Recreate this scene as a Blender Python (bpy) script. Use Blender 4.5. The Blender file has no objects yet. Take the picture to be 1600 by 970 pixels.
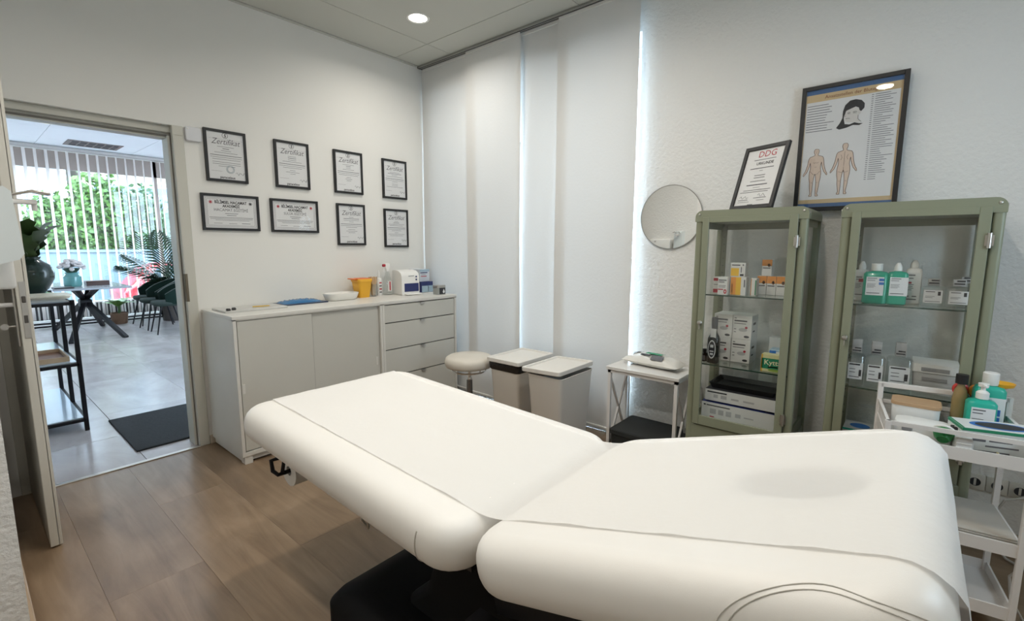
import bpy, bmesh, math, random
from mathutils import Vector, Matrix, Euler
random.seed(7)
scn = bpy.context.scene
COL = scn.collection
PI = math.pi
R = math.radians

# ------------------------------------------------------------------ camera, world, sun, exposure
cd = bpy.data.cameras.new('camera')
cam = bpy.data.objects.new('camera', cd); COL.objects.link(cam)
cd.sensor_fit = 'HORIZONTAL'; cd.sensor_width = 36.0; cd.lens = 743.026 / 1600 * 36
cd.clip_start = 0.02; cd.clip_end = 300
RR = ((0.646652, -0.762784, 0.001418), (-0.100916, -0.087395, -0.991049), (0.75608, 0.640721, -0.133491))
cam.matrix_world = Matrix(((RR[0][0], -RR[1][0], -RR[2][0], -2.95005),
                           (RR[0][1], -RR[1][1], -RR[2][1], -3.55),
                           (RR[0][2], -RR[1][2], -RR[2][2], 1.325925), (0, 0, 0, 1)))
scn.camera = cam
scn.view_settings.view_transform = 'Standard'
scn.view_settings.look = 'None'
scn.view_settings.exposure = 0.0
scn.view_settings.gamma = 1.0
scn.view_settings.use_curve_mapping = False
scn.cycles.max_bounces = 10
scn.cycles.diffuse_bounces = 5
scn.cycles.glossy_bounces = 5
scn.cycles.transparent_max_bounces = 24
scn.cycles.transmission_bounces = 6
scn.cycles.sample_clamp_indirect = 6.0
scn.cycles.caustics_reflective = False
scn.cycles.caustics_refractive = False

SKY = 13.0
LAMP_W = 8.2
w = bpy.data.worlds.new('sky'); scn.world = w; w.use_nodes = True
bg = w.node_tree.nodes['Background']
bg.inputs[0].default_value = (0.66, 0.83, 1.0, 1); bg.inputs[1].default_value = SKY
sd = bpy.data.lights.new('sun', 'SUN'); sd.energy = 5.0; sd.angle = R(2); sd.color = (1, .95, .86)
sun = bpy.data.objects.new('sun', sd); COL.objects.link(sun)
sun.rotation_euler = (0, R(-36), 0)

def portal(loc, rot, sx, sy):
    d = bpy.data.lights.new('window_portal', 'AREA'); d.shape = 'RECTANGLE'; d.size = sx; d.size_y = sy
    d.cycles.is_portal = True
    o = bpy.data.objects.new('window_portal', d); COL.objects.link(o); o.location = loc; o.rotation_euler = rot
portal((.34, -1.12, 1.455), (0, R(90), 0), 2.4, 1.98)
portal((.2, 7.42, 1.4), (R(-90), 0, 0), 6.2, 2.6)
portal((-1.2, -4.80, 1.65), (R(90), 0, 0), .62, .92)

# ------------------------------------------------------------------ materials
MATS = {}
def nt(name):
    m = bpy.data.materials.new(name); m.use_nodes = True
    return m, m.node_tree.nodes, m.node_tree.links, m.node_tree.nodes['Principled BSDF']
def mat(name, col, rough=.5, metal=0., spec=.5, bump=0., bscale=200., var=0., vscale=8., coat=0., trans=0., emis=0., sheen=0., alpha=1., stretch=None):
    if name in MATS: return MATS[name]
    m, N, L, b = nt(name)
    b.inputs['Base Color'].default_value = (*col, 1); b.inputs['Roughness'].default_value = rough
    b.inputs['Metallic'].default_value = metal; b.inputs['Specular IOR Level'].default_value = spec
    b.inputs['Coat Weight'].default_value = coat; b.inputs['Transmission Weight'].default_value = trans
    b.inputs['Alpha'].default_value = alpha
    if sheen: b.inputs['Sheen Weight'].default_value = sheen
    if emis:
        b.inputs['Emission Color'].default_value = (*col, 1); b.inputs['Emission Strength'].default_value = emis
    tc = N.new('ShaderNodeTexCoord'); vec = tc.outputs['Object']
    if stretch:
        mp = N.new('ShaderNodeMapping'); mp.inputs['Scale'].default_value = stretch
        L.new(vec, mp.inputs['Vector']); vec = mp.outputs['Vector']
    n = N.new('ShaderNodeTexNoise'); n.inputs['Scale'].default_value = vscale; n.inputs['Detail'].default_value = 4
    L.new(vec, n.inputs['Vector'])
    v = max(var, .02)
    mr = N.new('ShaderNodeMapRange'); mr.inputs['To Min'].default_value = 1 - v; mr.inputs['To Max'].default_value = 1 + v
    L.new(n.outputs['Fac'], mr.inputs['Value'])
    mx = N.new('ShaderNodeMix'); mx.data_type = 'RGBA'; mx.blend_type = 'MULTIPLY'; mx.inputs['Factor'].default_value = 1
    mx.inputs['A'].default_value = (*col, 1); L.new(mr.outputs['Result'], mx.inputs['B']); L.new(mx.outputs['Result'], b.inputs['Base Color'])
    if bump:
        n2 = N.new('ShaderNodeTexNoise'); n2.inputs['Scale'].default_value = bscale; n2.inputs['Detail'].default_value = 3
        L.new(vec, n2.inputs['Vector'])
        bp = N.new('ShaderNodeBump'); bp.inputs['Strength'].default_value = bump; bp.inputs['Distance'].default_value = .01
        L.new(n2.outputs['Fac'], bp.inputs['Height']); L.new(bp.outputs['Normal'], b.inputs['Normal'])
    MATS[name] = m
    return m

def thin_glass(name, tint, refl=.08, rough=.01):
    if name in MATS: return MATS[name]
    m, N, L, b = nt(name); N.remove(b)
    out = N['Material Output']
    t = N.new('ShaderNodeBsdfTransparent'); t.inputs[0].default_value = (*tint, 1)
    g = N.new('ShaderNodeBsdfGlossy'); g.inputs['Roughness'].default_value = rough; g.inputs[0].default_value = (1, 1, 1, 1)
    lw = N.new('ShaderNodeLayerWeight'); lw.inputs['Blend'].default_value = .5
    pw = N.new('ShaderNodeMath'); pw.operation = 'POWER'; pw.inputs[1].default_value = 5; L.new(lw.outputs['Facing'], pw.inputs[0])
    mr = N.new('ShaderNodeMath'); mr.operation = 'MULTIPLY_ADD'; mr.inputs[1].default_value = .9; mr.inputs[2].default_value = refl * .55; mr.use_clamp = True
    L.new(pw.outputs[0], mr.inputs[0])
    mx = N.new('ShaderNodeMixShader'); L.new(mr.outputs[0], mx.inputs[0]); L.new(t.outputs[0], mx.inputs[1]); L.new(g.outputs[0], mx.inputs[2])
    L.new(mx.outputs[0], out.inputs['Surface'])
    MATS[name] = m
    return m

def sheet_mat(name, col, transl, transp):
    m, N, L, b = nt(name); N.remove(b); out = N['Material Output']
    d = N.new('ShaderNodeBsdfDiffuse'); d.inputs[0].default_value = (*col, 1)
    t = N.new('ShaderNodeBsdfTranslucent'); t.inputs[0].default_value = (*col, 1)
    tc = N.new('ShaderNodeTexCoord'); n = N.new('ShaderNodeTexNoise'); n.inputs['Scale'].default_value = 60
    L.new(tc.outputs['Object'], n.inputs['Vector'])
    bp = N.new('ShaderNodeBump'); bp.inputs['Strength'].default_value = .08; bp.inputs['Distance'].default_value = .01
    L.new(n.outputs['Fac'], bp.inputs['Height']); L.new(bp.outputs[0], d.inputs['Normal'])
    a = N.new('ShaderNodeMixShader'); a.inputs[0].default_value = transl
    L.new(d.outputs[0], a.inputs[1]); L.new(t.outputs[0], a.inputs[2])
    tr = N.new('ShaderNodeBsdfTransparent')
    c = N.new('ShaderNodeMixShader'); c.inputs[0].default_value = transp
    L.new(a.outputs[0], c.inputs[1]); L.new(tr.outputs[0], c.inputs[2]); L.new(c.outputs[0], out.inputs['Surface'])
    MATS[name] = m
    return m

def plaster(name, col, strength, scale, dist=.006):
    m, N, L, b = nt(name)
    b.inputs['Roughness'].default_value = .85; b.inputs['Base Color'].default_value = (*col, 1); b.inputs['Specular IOR Level'].default_value = .25
    tc = N.new('ShaderNodeTexCoord')
    n = N.new('ShaderNodeTexNoise'); n.inputs['Scale'].default_value = scale; n.inputs['Detail'].default_value = 5; n.inputs['Roughness'].default_value = .55
    L.new(tc.outputs['Object'], n.inputs['Vector'])
    n3 = N.new('ShaderNodeTexNoise'); n3.inputs['Scale'].default_value = 1.3
    L.new(tc.outputs['Object'], n3.inputs['Vector'])
    mr = N.new('ShaderNodeMapRange'); mr.inputs['To Min'].default_value = .97; mr.inputs['To Max'].default_value = 1.02
    L.new(n3.outputs['Fac'], mr.inputs['Value'])
    mx = N.new('ShaderNodeMix'); mx.data_type = 'RGBA'; mx.blend_type = 'MULTIPLY'; mx.inputs['Factor'].default_value = 1
    mx.inputs['A'].default_value = (*col, 1); L.new(mr.outputs[0], mx.inputs['B']); L.new(mx.outputs['Result'], b.inputs['Base Color'])
    bp = N.new('ShaderNodeBump'); bp.inputs['Strength'].default_value = strength; bp.inputs['Distance'].default_value = dist
    L.new(n.outputs['Fac'], bp.inputs['Height']); L.new(bp.outputs['Normal'], b.inputs['Normal'])
    MATS[name] = m
    return m

def wood_floor(name, cols, rough, grain=(9, .9, 9), per=.25):
    m, N, L, b = nt(name)
    oi = N.new('ShaderNodeObjectInfo'); tc = N.new('ShaderNodeTexCoord')
    ad = N.new('ShaderNodeVectorMath'); ad.operation = 'MULTIPLY_ADD'
    cb = N.new('ShaderNodeCombineXYZ')
    for i in range(3): L.new(oi.outputs['Random'], cb.inputs[i])
    ad.inputs[1].default_value = (37, 61, 11); L.new(cb.outputs[0], ad.inputs[0]); L.new(tc.outputs['Object'], ad.inputs[2])
    mp = N.new('ShaderNodeMapping'); mp.inputs['Scale'].default_value = grain; L.new(ad.outputs[0], mp.inputs['Vector'])
    n1 = N.new('ShaderNodeTexNoise'); n1.inputs['Scale'].default_value = 1.1; n1.inputs['Detail'].default_value = 8; n1.inputs['Roughness'].default_value = .62; n1.inputs['Distortion'].default_value = 1.6
    L.new(mp.outputs[0], n1.inputs['Vector'])
    mp2 = N.new('ShaderNodeMapping'); mp2.inputs['Scale'].default_value = (1.6, .8, 1.6); L.new(ad.outputs[0], mp2.inputs['Vector'])
    n2 = N.new('ShaderNodeTexNoise'); n2.inputs['Scale'].default_value = 2.2; n2.inputs['Detail'].default_value = 5; n2.inputs['Distortion'].default_value = .8
    L.new(mp2.outputs[0], n2.inputs['Vector'])
    mxv = N.new('ShaderNodeMix'); mxv.inputs['Factor'].default_value = .5
    L.new(n1.outputs['Fac'], mxv.inputs['A']); L.new(n2.outputs['Fac'], mxv.inputs['B'])
    cr = N.new('ShaderNodeValToRGB')
    cr.color_ramp.elements[0].position = .32; cr.color_ramp.elements[0].color = (*cols[0], 1)
    cr.color_ramp.elements[1].position = .68; cr.color_ramp.elements[1].color = (*cols[2], 1)
    e = cr.color_ramp.elements.new(.5); e.color = (*cols[1], 1)
    L.new(mxv.outputs['Result'], cr.inputs['Fac'])
    mr = N.new('ShaderNodeMapRange'); mr.inputs['To Min'].default_value = 1 - per; mr.inputs['To Max'].default_value = 1 + per
    L.new(oi.outputs['Random'], mr.inputs['Value'])
    mx = N.new('ShaderNodeMix'); mx.data_type = 'RGBA'; mx.blend_type = 'MULTIPLY'; mx.inputs['Factor'].default_value = 1
    L.new(cr.outputs[0], mx.inputs['A']); L.new(mr.outputs[0], mx.inputs['B']); L.new(mx.outputs['Result'], b.inputs['Base Color'])
    b.inputs['Roughness'].default_value = rough
    bp = N.new('ShaderNodeBump'); bp.inputs['Strength'].default_value = .06; bp.inputs['Distance'].default_value = .004
    L.new(n1.outputs['Fac'], bp.inputs['Height']); L.new(bp.outputs[0], b.inputs['Normal'])
    MATS[name] = m
    return m

def mirror_mat():
    m, N, L, b = nt('silvered mirror'); N.remove(b)
    g = N.new('ShaderNodeBsdfGlossy'); g.inputs[0].default_value = (.92, .92, .90, 1); g.inputs['Roughness'].default_value = 0
    L.new(g.outputs[0], N['Material Output'].inputs['Surface'])
    return m
M_WALL = plaster('smooth white wall paint', (.79, .785, .755), .10, 90, .002)
M_ROUGH = plaster('woodchip white wall', (.79, .785, .765), .85, 46, .007)
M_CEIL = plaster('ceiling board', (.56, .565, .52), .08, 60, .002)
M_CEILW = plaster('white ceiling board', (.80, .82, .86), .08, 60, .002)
M_FLOOR = wood_floor('oak vinyl plank', ((.15, .098, .058), (.25, .172, .108), (.35, .25, .165)), .30, per=.06)
M_TILE = wood_floor('grey floor tile', ((.36, .33, .33), (.45, .42, .42), (.54, .51, .51)), .20, grain=(2.5, 1.2, 2), per=.1)
M_JOINT = mat('dark joint', (.10, .075, .055), .9)
M_FRAMEP = mat('door frame paint', (.56, .55, .49), .45)
M_LEAF = mat('door leaf paint', (.60, .58, .52), .45)
M_LAM = mat('white laminate', (.70, .69, .65), .35)
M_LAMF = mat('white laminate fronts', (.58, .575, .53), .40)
M_BLACK = mat('black satin', (.012, .012, .013), .45)
M_BLACKM = mat('black powder coated metal', (.008, .008, .010), .5, spec=.25)
M_CHROME = mat('chrome', (.75, .75, .75), .15, 1.0)
M_STEEL = mat('brushed steel', (.55, .53, .50), .35, 1.0)
M_WHITE = mat('white plastic', (.80, .80, .78), .35)
M_WHITEM = mat('white powder coated metal', (.74, .72, .70), .4)
M_PAPER = mat('printed paper', (.76, .77, .78), .6)
M_INK = mat('black ink', (.03, .03, .035), .7)
M_GREYINK = mat('grey ink', (.13, .13, .145), .7)
M_RED = mat('red print', (.45, .03, .05), .6)
M_BASE = mat('matt black couch base', (.004, .004, .0045), .7, spec=.15)
M_GREEN = mat('sage green powder coated metal', (.235, .25, .175), .42, var=.04)
M_GREENEDGE = mat('dark glass edge', (.02, .05, .035), .15)
M_GLASS = thin_glass('clear glass', (.985, .99, .985), .06)
M_WGLASS = thin_glass('window glass', (.96, .98, .98), .06)
M_VINYL = mat('ivory vinyl upholstery', (.82, .805, .775), .42, bump=.03, bscale=600)
M_SHEET = sheet_mat('paper couch cover', (.90, .895, .88), .08, .30)
M_CURT = sheet_mat('white translucent panel curtain', (.72, .725, .72), .03, .0)
M_BIN = mat('warm white bin plastic', (.74, .72, .68), .45)
M_STOOL = mat('cream vinyl', (.66, .62, .55), .42)
M_MIRROR = mirror_mat()
M_TEAL = mat('teal plastic', (.02, .40, .30), .3)
M_TEALD = mat('teal liquid bottle', (.015, .33, .22), .2, coat=.3)
M_CLEAR = thin_glass('clear plastic bottle', (.90, .92, .92), .2, .12)
M_YEL = mat('yellow plastic', (.80, .42, .03), .4)
M_ORANGE = mat('orange print', (.78, .30, .05), .5)
M_YELP = mat('yellow print', (.80, .48, .04), .5)
M_NAVY = mat('navy print', (.02, .03, .13), .4)
M_BLUE = mat('blue print', (.03, .16, .50), .5)
M_LBLUE = mat('pale blue print', (.35, .48, .58), .5)
M_GRN = mat('green print', (.02, .24, .12), .5)
M_BAG = mat('black bin bag', (.01, .01, .011), .25, bump=.3, bscale=40)

# ------------------------------------------------------------------ mesh builder
class MB:
    def __init__(s): s.v = []; s.f = []
    def add(s, vs, fs, M=None):
        o = len(s.v)
        s.v += [tuple(M @ Vector(p)) if M else tuple(p) for p in vs]
        s.f += [tuple(i + o for i in f) for f in fs]
        return s
    def box(s, c, d, bev=0., seg=1, M=None):
        x, y, z = d[0] / 2, d[1] / 2, d[2] / 2
        if bev <= 0:
            vs = [(c[0] + a * x, c[1] + b * y, c[2] + e * z) for e in (-1, 1) for b in (-1, 1) for a in (-1, 1)]
            fs = [(0, 2, 3, 1), (4, 5, 7, 6), (0, 1, 5, 4), (2, 6, 7, 3), (0, 4, 6, 2), (1, 3, 7, 5)]
            return s.add(vs, fs, M)
        bm = bmesh.new(); bmesh.ops.create_cube(bm, size=1)
        bmesh.ops.scale(bm, vec=d, verts=bm.verts); bmesh.ops.translate(bm, vec=c, verts=bm.verts)
        bmesh.ops.bevel(bm, geom=bm.edges[:], offset=bev, segments=seg, affect='EDGES', profile=.5)
        bm.verts.index_update()
        s.add([v.co[:] for v in bm.verts], [[v.index for v in f.verts] for f in bm.faces], M); bm.free()
        return s
    def b2(s, lo, hi, bev=0., seg=1, M=None):
        return s.box([(a + b) / 2 for a, b in zip(lo, hi)], [abs(b - a) for a, b in zip(lo, hi)], bev, seg, M)
    def cyl(s, p0, p1, r0, r1=None, n=16, cap=True):
        r1 = r0 if r1 is None else r1
        p0, p1 = Vector(p0), Vector(p1); q = (p1 - p0).to_track_quat('Z', 'Y')
        vs = []
        for p, r in ((p0, r0), (p1, r1)):
            vs += [p + q @ Vector((r * math.cos(2 * PI * i / n), r * math.sin(2 * PI * i / n), 0)) for i in range(n)]
        fs = [(i, (i + 1) % n, n + (i + 1) % n, n + i) for i in range(n)]
        if cap: fs += [tuple(range(n - 1, -1, -1)), tuple(range(n, 2 * n))]
        return s.add(vs, fs)
    def bar(s, p0, p1, w, d, up=(0, 0, 1)):
        p0, p1 = Vector(p0), Vector(p1); t = (p1 - p0).normalized(); u = Vector(up)
        a = t.cross(u)
        if a.length < 1e-4: a = t.cross(Vector((0, 1, 0)))
        a.normalize(); b = a.cross(t).normalized()
        vs = [p + a * i * w / 2 + b * j * d / 2 for p in (p0, p1) for i, j in ((-1, -1), (1, -1), (1, 1), (-1, 1))]
        return s.add(vs, [(3, 2, 1, 0), (4, 5, 6, 7), (0, 1, 5, 4), (1, 2, 6, 5), (2, 3, 7, 6), (3, 0, 4, 7)])
    def lathe(s, prof, c=(0, 0, 0), n=24, M=None, sx=1., sy=1., cap=True):
        vs = [(c[0] + sx * r * math.cos(2 * PI * i / n), c[1] + sy * r * math.sin(2 * PI * i / n), c[2] + z) for r, z in prof for i in range(n)]
        fs = []
        for k in range(len(prof) - 1):
            fs += [(k * n + i, k * n + (i + 1) % n, (k + 1) * n + (i + 1) % n, (k + 1) * n + i) for i in range(n)]
        if cap and prof[0][0] > 1e-5: fs.append(tuple(range(n - 1, -1, -1)))
        if cap and prof[-1][0] > 1e-5: fs.append(tuple((len(prof) - 1) * n + i for i in range(n)))
        return s.add(vs, fs, M)
    def tube(s, pts, r, n=8, closed=False, rs=None):
        pts = [Vector(p) for p in pts]; m = len(pts); vs = []; fs = []; pa = None
        for i, p in enumerate(pts):
            a = pts[(i - 1) % m] if (closed or i) else p; b = pts[(i + 1) % m] if (closed or i < m - 1) else p
            t = (b - a).normalized()
            if pa is None: pa = t.orthogonal().normalized()
            pa = (pa - t * pa.dot(t)).normalized(); pb = t.cross(pa)
            rr = rs[i] if rs else r
            vs += [p + (pa * math.cos(2 * PI * k / n) + pb * math.sin(2 * PI * k / n)) * rr for k in range(n)]
        for i in range(m if closed else m - 1):
            j = (i + 1) % m
            fs += [(i * n + k, i * n + (k + 1) % n, j * n + (k + 1) % n, j * n + k) for k in range(n)]
        if not closed: fs += [tuple(range(n - 1, -1, -1)), tuple((m - 1) * n + k for k in range(n))]
        return s.add(vs, fs)
    def loft(s, rings, cap0=True, cap1=True, M=None):
        n = len(rings[0]); vs = [p for r in rings for p in r]; fs = []
        for k in range(len(rings) - 1):
            fs += [(k * n + i, k * n + (i + 1) % n, (k + 1) * n + (i + 1) % n, (k + 1) * n + i) for i in range(n)]
        if cap0: fs.append(tuple(range(n - 1, -1, -1)))
        if cap1: fs.append(tuple((len(rings) - 1) * n + i for i in range(n)))
        return s.add(vs, fs, M)
    def rr(s, levels, c=(0, 0, 0), seg=4, M=None, cap0=True, cap1=True):   # stacked rounded rectangles (z, w, d, r)
        return s.loft([[(c[0] + x, c[1] + y, c[2] + z) for x, y in rrect(w_, d_, r_, seg)] for z, w_, d_, r_ in levels], cap0, cap1, M)
    def prism(s, poly, h0, h1, M=None):
        n = len(poly)
        vs = [(x, y, h0) for x, y in poly] + [(x, y, h1) for x, y in poly]
        return s.add(vs, [tuple(range(n - 1, -1, -1)), tuple(range(n, 2 * n))] + [(i, (i + 1) % n, n + (i + 1) % n, n + i) for i in range(n)], M)
    def poly(s, poly, z, M=None):
        return s.add([(x, y, z) for x, y in poly], [tuple(range(len(poly)))], M)
    def quad(s, x0, y0, x1, y1, z): return s.poly([(x0, y0), (x1, y0), (x1, y1), (x0, y1)], z)
    def text(s, t, x, y, size, z, align='CENTER', shear=0., bold=0., sx=1., M=None):
        for p in text_mesh(t, align, shear, bold):
            s.add([(x + a * size * sx, y + b * size, z) for a, b in p[0]], p[1], M)
        return s

def rrect(w_, d_, r_, seg=4):
    r_ = min(r_, w_ / 2 - 1e-4, d_ / 2 - 1e-4); out = []
    for k, (cx, cy) in enumerate(((w_ / 2 - r_, d_ / 2 - r_), (-w_ / 2 + r_, d_ / 2 - r_), (-w_ / 2 + r_, -d_ / 2 + r_), (w_ / 2 - r_, -d_ / 2 + r_))):
        for i in range(seg + 1):
            a = (k + i / seg) * PI / 2
            out.append((cx + r_ * math.cos(a), cy + r_ * math.sin(a)))
    return out

_TX = {}
def text_mesh(t, align, shear, bold):
    k = (t, align, shear, bold)
    if k not in _TX:
        c = bpy.data.curves.new('t', 'FONT'); c.body = t; c.size = 1; c.align_x = align; c.shear = shear; c.offset = bold; c.resolution_u = 2
        o = bpy.data.objects.new('t', c); COL.objects.link(o)
        dg = bpy.context.evaluated_depsgraph_get(); dg.update()
        me = o.evaluated_get(dg).to_mesh()
        _TX[k] = [([(v.co.x, v.co.y) for v in me.vertices], [tuple(p.vertices) for p in me.polygons])]
        o.evaluated_get(dg).to_mesh_clear()
        bpy.data.objects.remove(o); bpy.data.curves.remove(c)
    return _TX[k]

def mesh(name, mb, m, smooth=None):
    me = bpy.data.meshes.new(name); me.from_pydata(mb.v, [], mb.f)
    me.materials.append(m)
    if smooth:
        me.shade_smooth(); me.set_sharp_from_angle(angle=R(smooth))
    me.update()
    return me
def part(parent, name, mb, m, smooth=35, label=None, kind=None):
    o = bpy.data.objects.new(name, mb if isinstance(mb, bpy.types.Mesh) else mesh(name, mb, m, smooth)); COL.objects.link(o)
    if parent: o.parent = parent
    if label: o['label'] = label
    if kind: o['kind'] = kind
    return o
def thing(name, label, cat, loc=(0, 0, 0), rot=(0, 0, 0), group=None):
    o = bpy.data.objects.new(name, None); COL.objects.link(o); o.empty_display_size = .05
    o.location = loc; o.rotation_euler = rot if isinstance(rot, (tuple, list)) else (0, 0, rot)
    o['label'] = label; o['category'] = cat
    if group: o['group'] = group
    return o
def single(name, mb, m, label, cat, loc=(0, 0, 0), rot=(0, 0, 0), group=None, smooth=35):
    o = part(None, name, mb, m, smooth); o.location = loc; o.rotation_euler = rot
    o['label'] = label; o['category'] = cat
    if group: o['group'] = group
    return o
def struct(name, mb, m, label=None, smooth=None, loc=(0, 0, 0)):
    o = part(None, name, mb, m, smooth); o['kind'] = 'structure'; o.location = loc
    if label: o['label'] = label
    return o
# ------------------------------------------------------------------ treatment room shell
CZ = 2.905
fl = struct('floor', MB().b2((-4.2, -4.7, -.08), (.0, .05, -.006)), M_JOINT, 'warm oak plank floor of the treatment room')
k0 = -13
for i in range(14):
    x0 = -2.06 + .315 * (i - 7)
    if x0 > -.01 or x0 < -4.2: continue
    x1 = min(x0 + .315, 0); y = -4.7 + (i * .67) % 1.55 - 1.55
    while y < 0:
        ya, yb = max(y, -4.7), min(y + 1.55, .0)
        if yb - ya > .03:
            cx, cy = (x0 + x1) / 2, (ya + yb) / 2
            p = part(fl, 'floor_plank', MB().b2((x0 + .0002 - cx, ya + .0002 - cy, -.006), (x1 - .0002 - cx, yb - .0002 - cy, 0), .0004), M_FLOOR, None)
            p.location = (cx, cy, 0)
        y += 1.55

DX0, DX1, DH = -2.765, -1.985, 2.037
wb = MB()
wb.b2((-4.2, 0, 0), (DX0 - .02, .14, 3)); wb.b2((DX1, 0, 0), (.3, .14, 3)); wb.b2((DX0 - .02, 0, 2.058), (DX1, .14, 3))
struct('wall_back', wb, M_WALL, 'smooth off-white wall with the doorway and framed certificates')
WY0, WY1, WZ0, WZ1 = -2.116, -.12, .25, 2.66
wr = MB()
wr.b2((0, -4.7, 0), (.3, WY0, 3)); wr.b2((0, WY1, 0), (.3, 0, 3)); wr.b2((0, WY0, 0), (.3, WY1, WZ0)); wr.b2((0, WY0, WZ1), (.3, WY1, 3))
struct('wall_right', wr, M_ROUGH, 'rough woodchip white wall behind the green cabinets')
struct('wall_left', MB().b2((-4.2, -1.5, 0), (-2.897, 0, 3)), M_ROUGH, 'rough white wall corner at the left edge')
struct('wall_far_left', MB().b2((-4.3, -4.7, 0), (-4.15, -1.5, 3)), M_WALL)
wn_ = MB(); wn_.b2((-4.3, -4.8, 0), (-1.5, -4.65, 3)).b2((-.9, -4.8, 0), (.3, -4.65, 3)).b2((-1.5, -4.8, 0), (-.9, -4.65, 1.2)).b2((-1.5, -4.8, 2.1), (-.9, -4.65, 3))
struct('wall_near', wn_, M_WALL)
wf = MB()
for x in (-1.5, -.95): wf.b2((x, -4.76, 1.2), (x + .05, -4.70, 2.1), .003)
wf.b2((-1.45, -4.76, 1.2), (-.95, -4.70, 1.25), .003).b2((-1.45, -4.76, 2.05), (-.95, -4.70, 2.1), .003)
w3 = struct('added_window', wf, M_WHITE, 'small unseen window added behind the camera for cool daylight')  # guessed opening, added to bring cool daylight onto the right wall
part(w3, 'pane', MB().b2((-1.45, -4.733, 1.25), (-.95, -4.728, 2.05)), M_WGLASS, None)
bl = MB(); bl.b2((-2.897, -1.5, 0), (-2.88, -.02, .065), .004)
struct('baseboard_left', bl, mat('oak baseboard', (.42, .31, .21), .5))
struct('baseboard_back', MB().b2((-1.926, -.014, 0), (-.03, 0, .06), .003), mat('pale baseboard', (.5, .43, .34), .5))
struct('baseboard_right', MB().b2((-.014, -4.6, 0), (0, WY0, .06), .003), MATS['pale baseboard'])

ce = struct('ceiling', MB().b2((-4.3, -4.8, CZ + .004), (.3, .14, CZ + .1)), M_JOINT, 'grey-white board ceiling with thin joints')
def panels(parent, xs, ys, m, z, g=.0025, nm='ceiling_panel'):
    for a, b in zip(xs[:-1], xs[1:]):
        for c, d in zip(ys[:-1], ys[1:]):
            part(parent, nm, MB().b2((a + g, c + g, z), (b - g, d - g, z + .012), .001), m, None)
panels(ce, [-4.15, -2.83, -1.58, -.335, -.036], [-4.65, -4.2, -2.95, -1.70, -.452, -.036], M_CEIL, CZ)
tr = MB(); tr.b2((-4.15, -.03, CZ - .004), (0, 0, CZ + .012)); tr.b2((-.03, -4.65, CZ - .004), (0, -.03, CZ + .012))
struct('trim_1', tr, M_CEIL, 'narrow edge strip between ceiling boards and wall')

# door frame
df = MB()
df.b2((DX1, -.012, 0), (-1.928, .002, 2.0), .003); df.b2((-2.822, -.012, 0), (DX0, .002, 2.0), .003); df.b2((DX0 - .002, .035, 2.018), (DX1 + .002, .0655, 2.0575), .003); df.b2((DX1, -.012, 2.0), (-1.928, .002, 2.058), .003); df.b2((-2.822, -.012, 2.0), (DX0, .002, 2.058), .003)
df.b2((DX1 - .001, -.011, 0), (DX1 + .012, .15, 2.057)); df.b2((DX0 - .012, -.011, 0), (DX0 + .001, .15, 2.057)); df.b2((DX0 - .01, .065, 1.988), (DX1 + .01, .151, DH))
df.b2((DX1 - .018, .036, 0), (DX1, .149, 2.0), .002)
d1 = struct('door_1', df, M_FRAMEP, 'grey-white steel door frame of the open doorway')
part(d1, 'gasket', MB().b2((DX1 - .006, .026, 0), (DX1 - .001, .035, DH - .02)).b2((DX0, .058, 1.996), (DX1, .0645, 2.006)), mat('rubber gasket', (.16, .15, .13), .7))
part(d1, 'strike_plate', MB().b2((DX1 - .003, -.009, .972), (DX1 + .001, .021, 1.15), .001).b2((DX1 - .002, -.0135, .972), (DX1 + .012, -.011, 1.15), .001), mat('bronze strike plate', (.16, .13, .09), .4, .6))
struct('trim_2', MB().b2((DX0, -.02, 0), (DX1, .012, .006), .002), M_STEEL, 'thin metal threshold strip in the doorway')

# open door leaf: plane x = -2.765, free edge at y = -.75
lf = thing('door_leaf', 'open white door leaf seen edge-on at the left', 'door', (-2.765, -.012, .008))
part(lf, 'leaf', MB().b2((-.02, -.738, 0), (.012, 0, 2.005), .002).b2((.006, -.738, 0), (.02, -.0, 2.02), .002), M_LEAF)
lk = part(lf, 'lock_case', MB().b2((-.010, -.7405, .935), (.010, -.7375, 1.172), .001), M_STEEL, label='steel lock plate on the door edge')
part(lk, 'latch', MB().b2((-.006, -.747, 1.085), (.006, -.739, 1.112), .002), mat('dark latch metal', (.12, .11, .1), .4, .8))
part(lk, 'bolt_slot', MB().b2((-.006, -.742, 1.0), (.006, -.7395, 1.032), .001), MATS['dark latch metal'])
hp = part(lf, 'handle_plate', MB().b2((-.030, -.712, .90), (-.020, -.672, 1.17), .004, 2), M_STEEL)
part(hp, 'lever', MB().tube([(-.03, -.69, 1.075), (-.07, -.69, 1.075), (-.078, -.68, 1.075), (-.078, -.56, 1.075)], .009, 10), M_WHITEM)
part(hp, 'key', MB().cyl((-.03, -.69, .985), (-.055, -.69, .985), .004).lathe([(.0, 0), (.013, .0), (.013, .003), (0, .003)], (0, 0, 0), 12, Matrix.Translation((-.062, -.69, .985)) @ Matrix.Rotation(PI / 2, 4, 'X')), M_STEEL)

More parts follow.
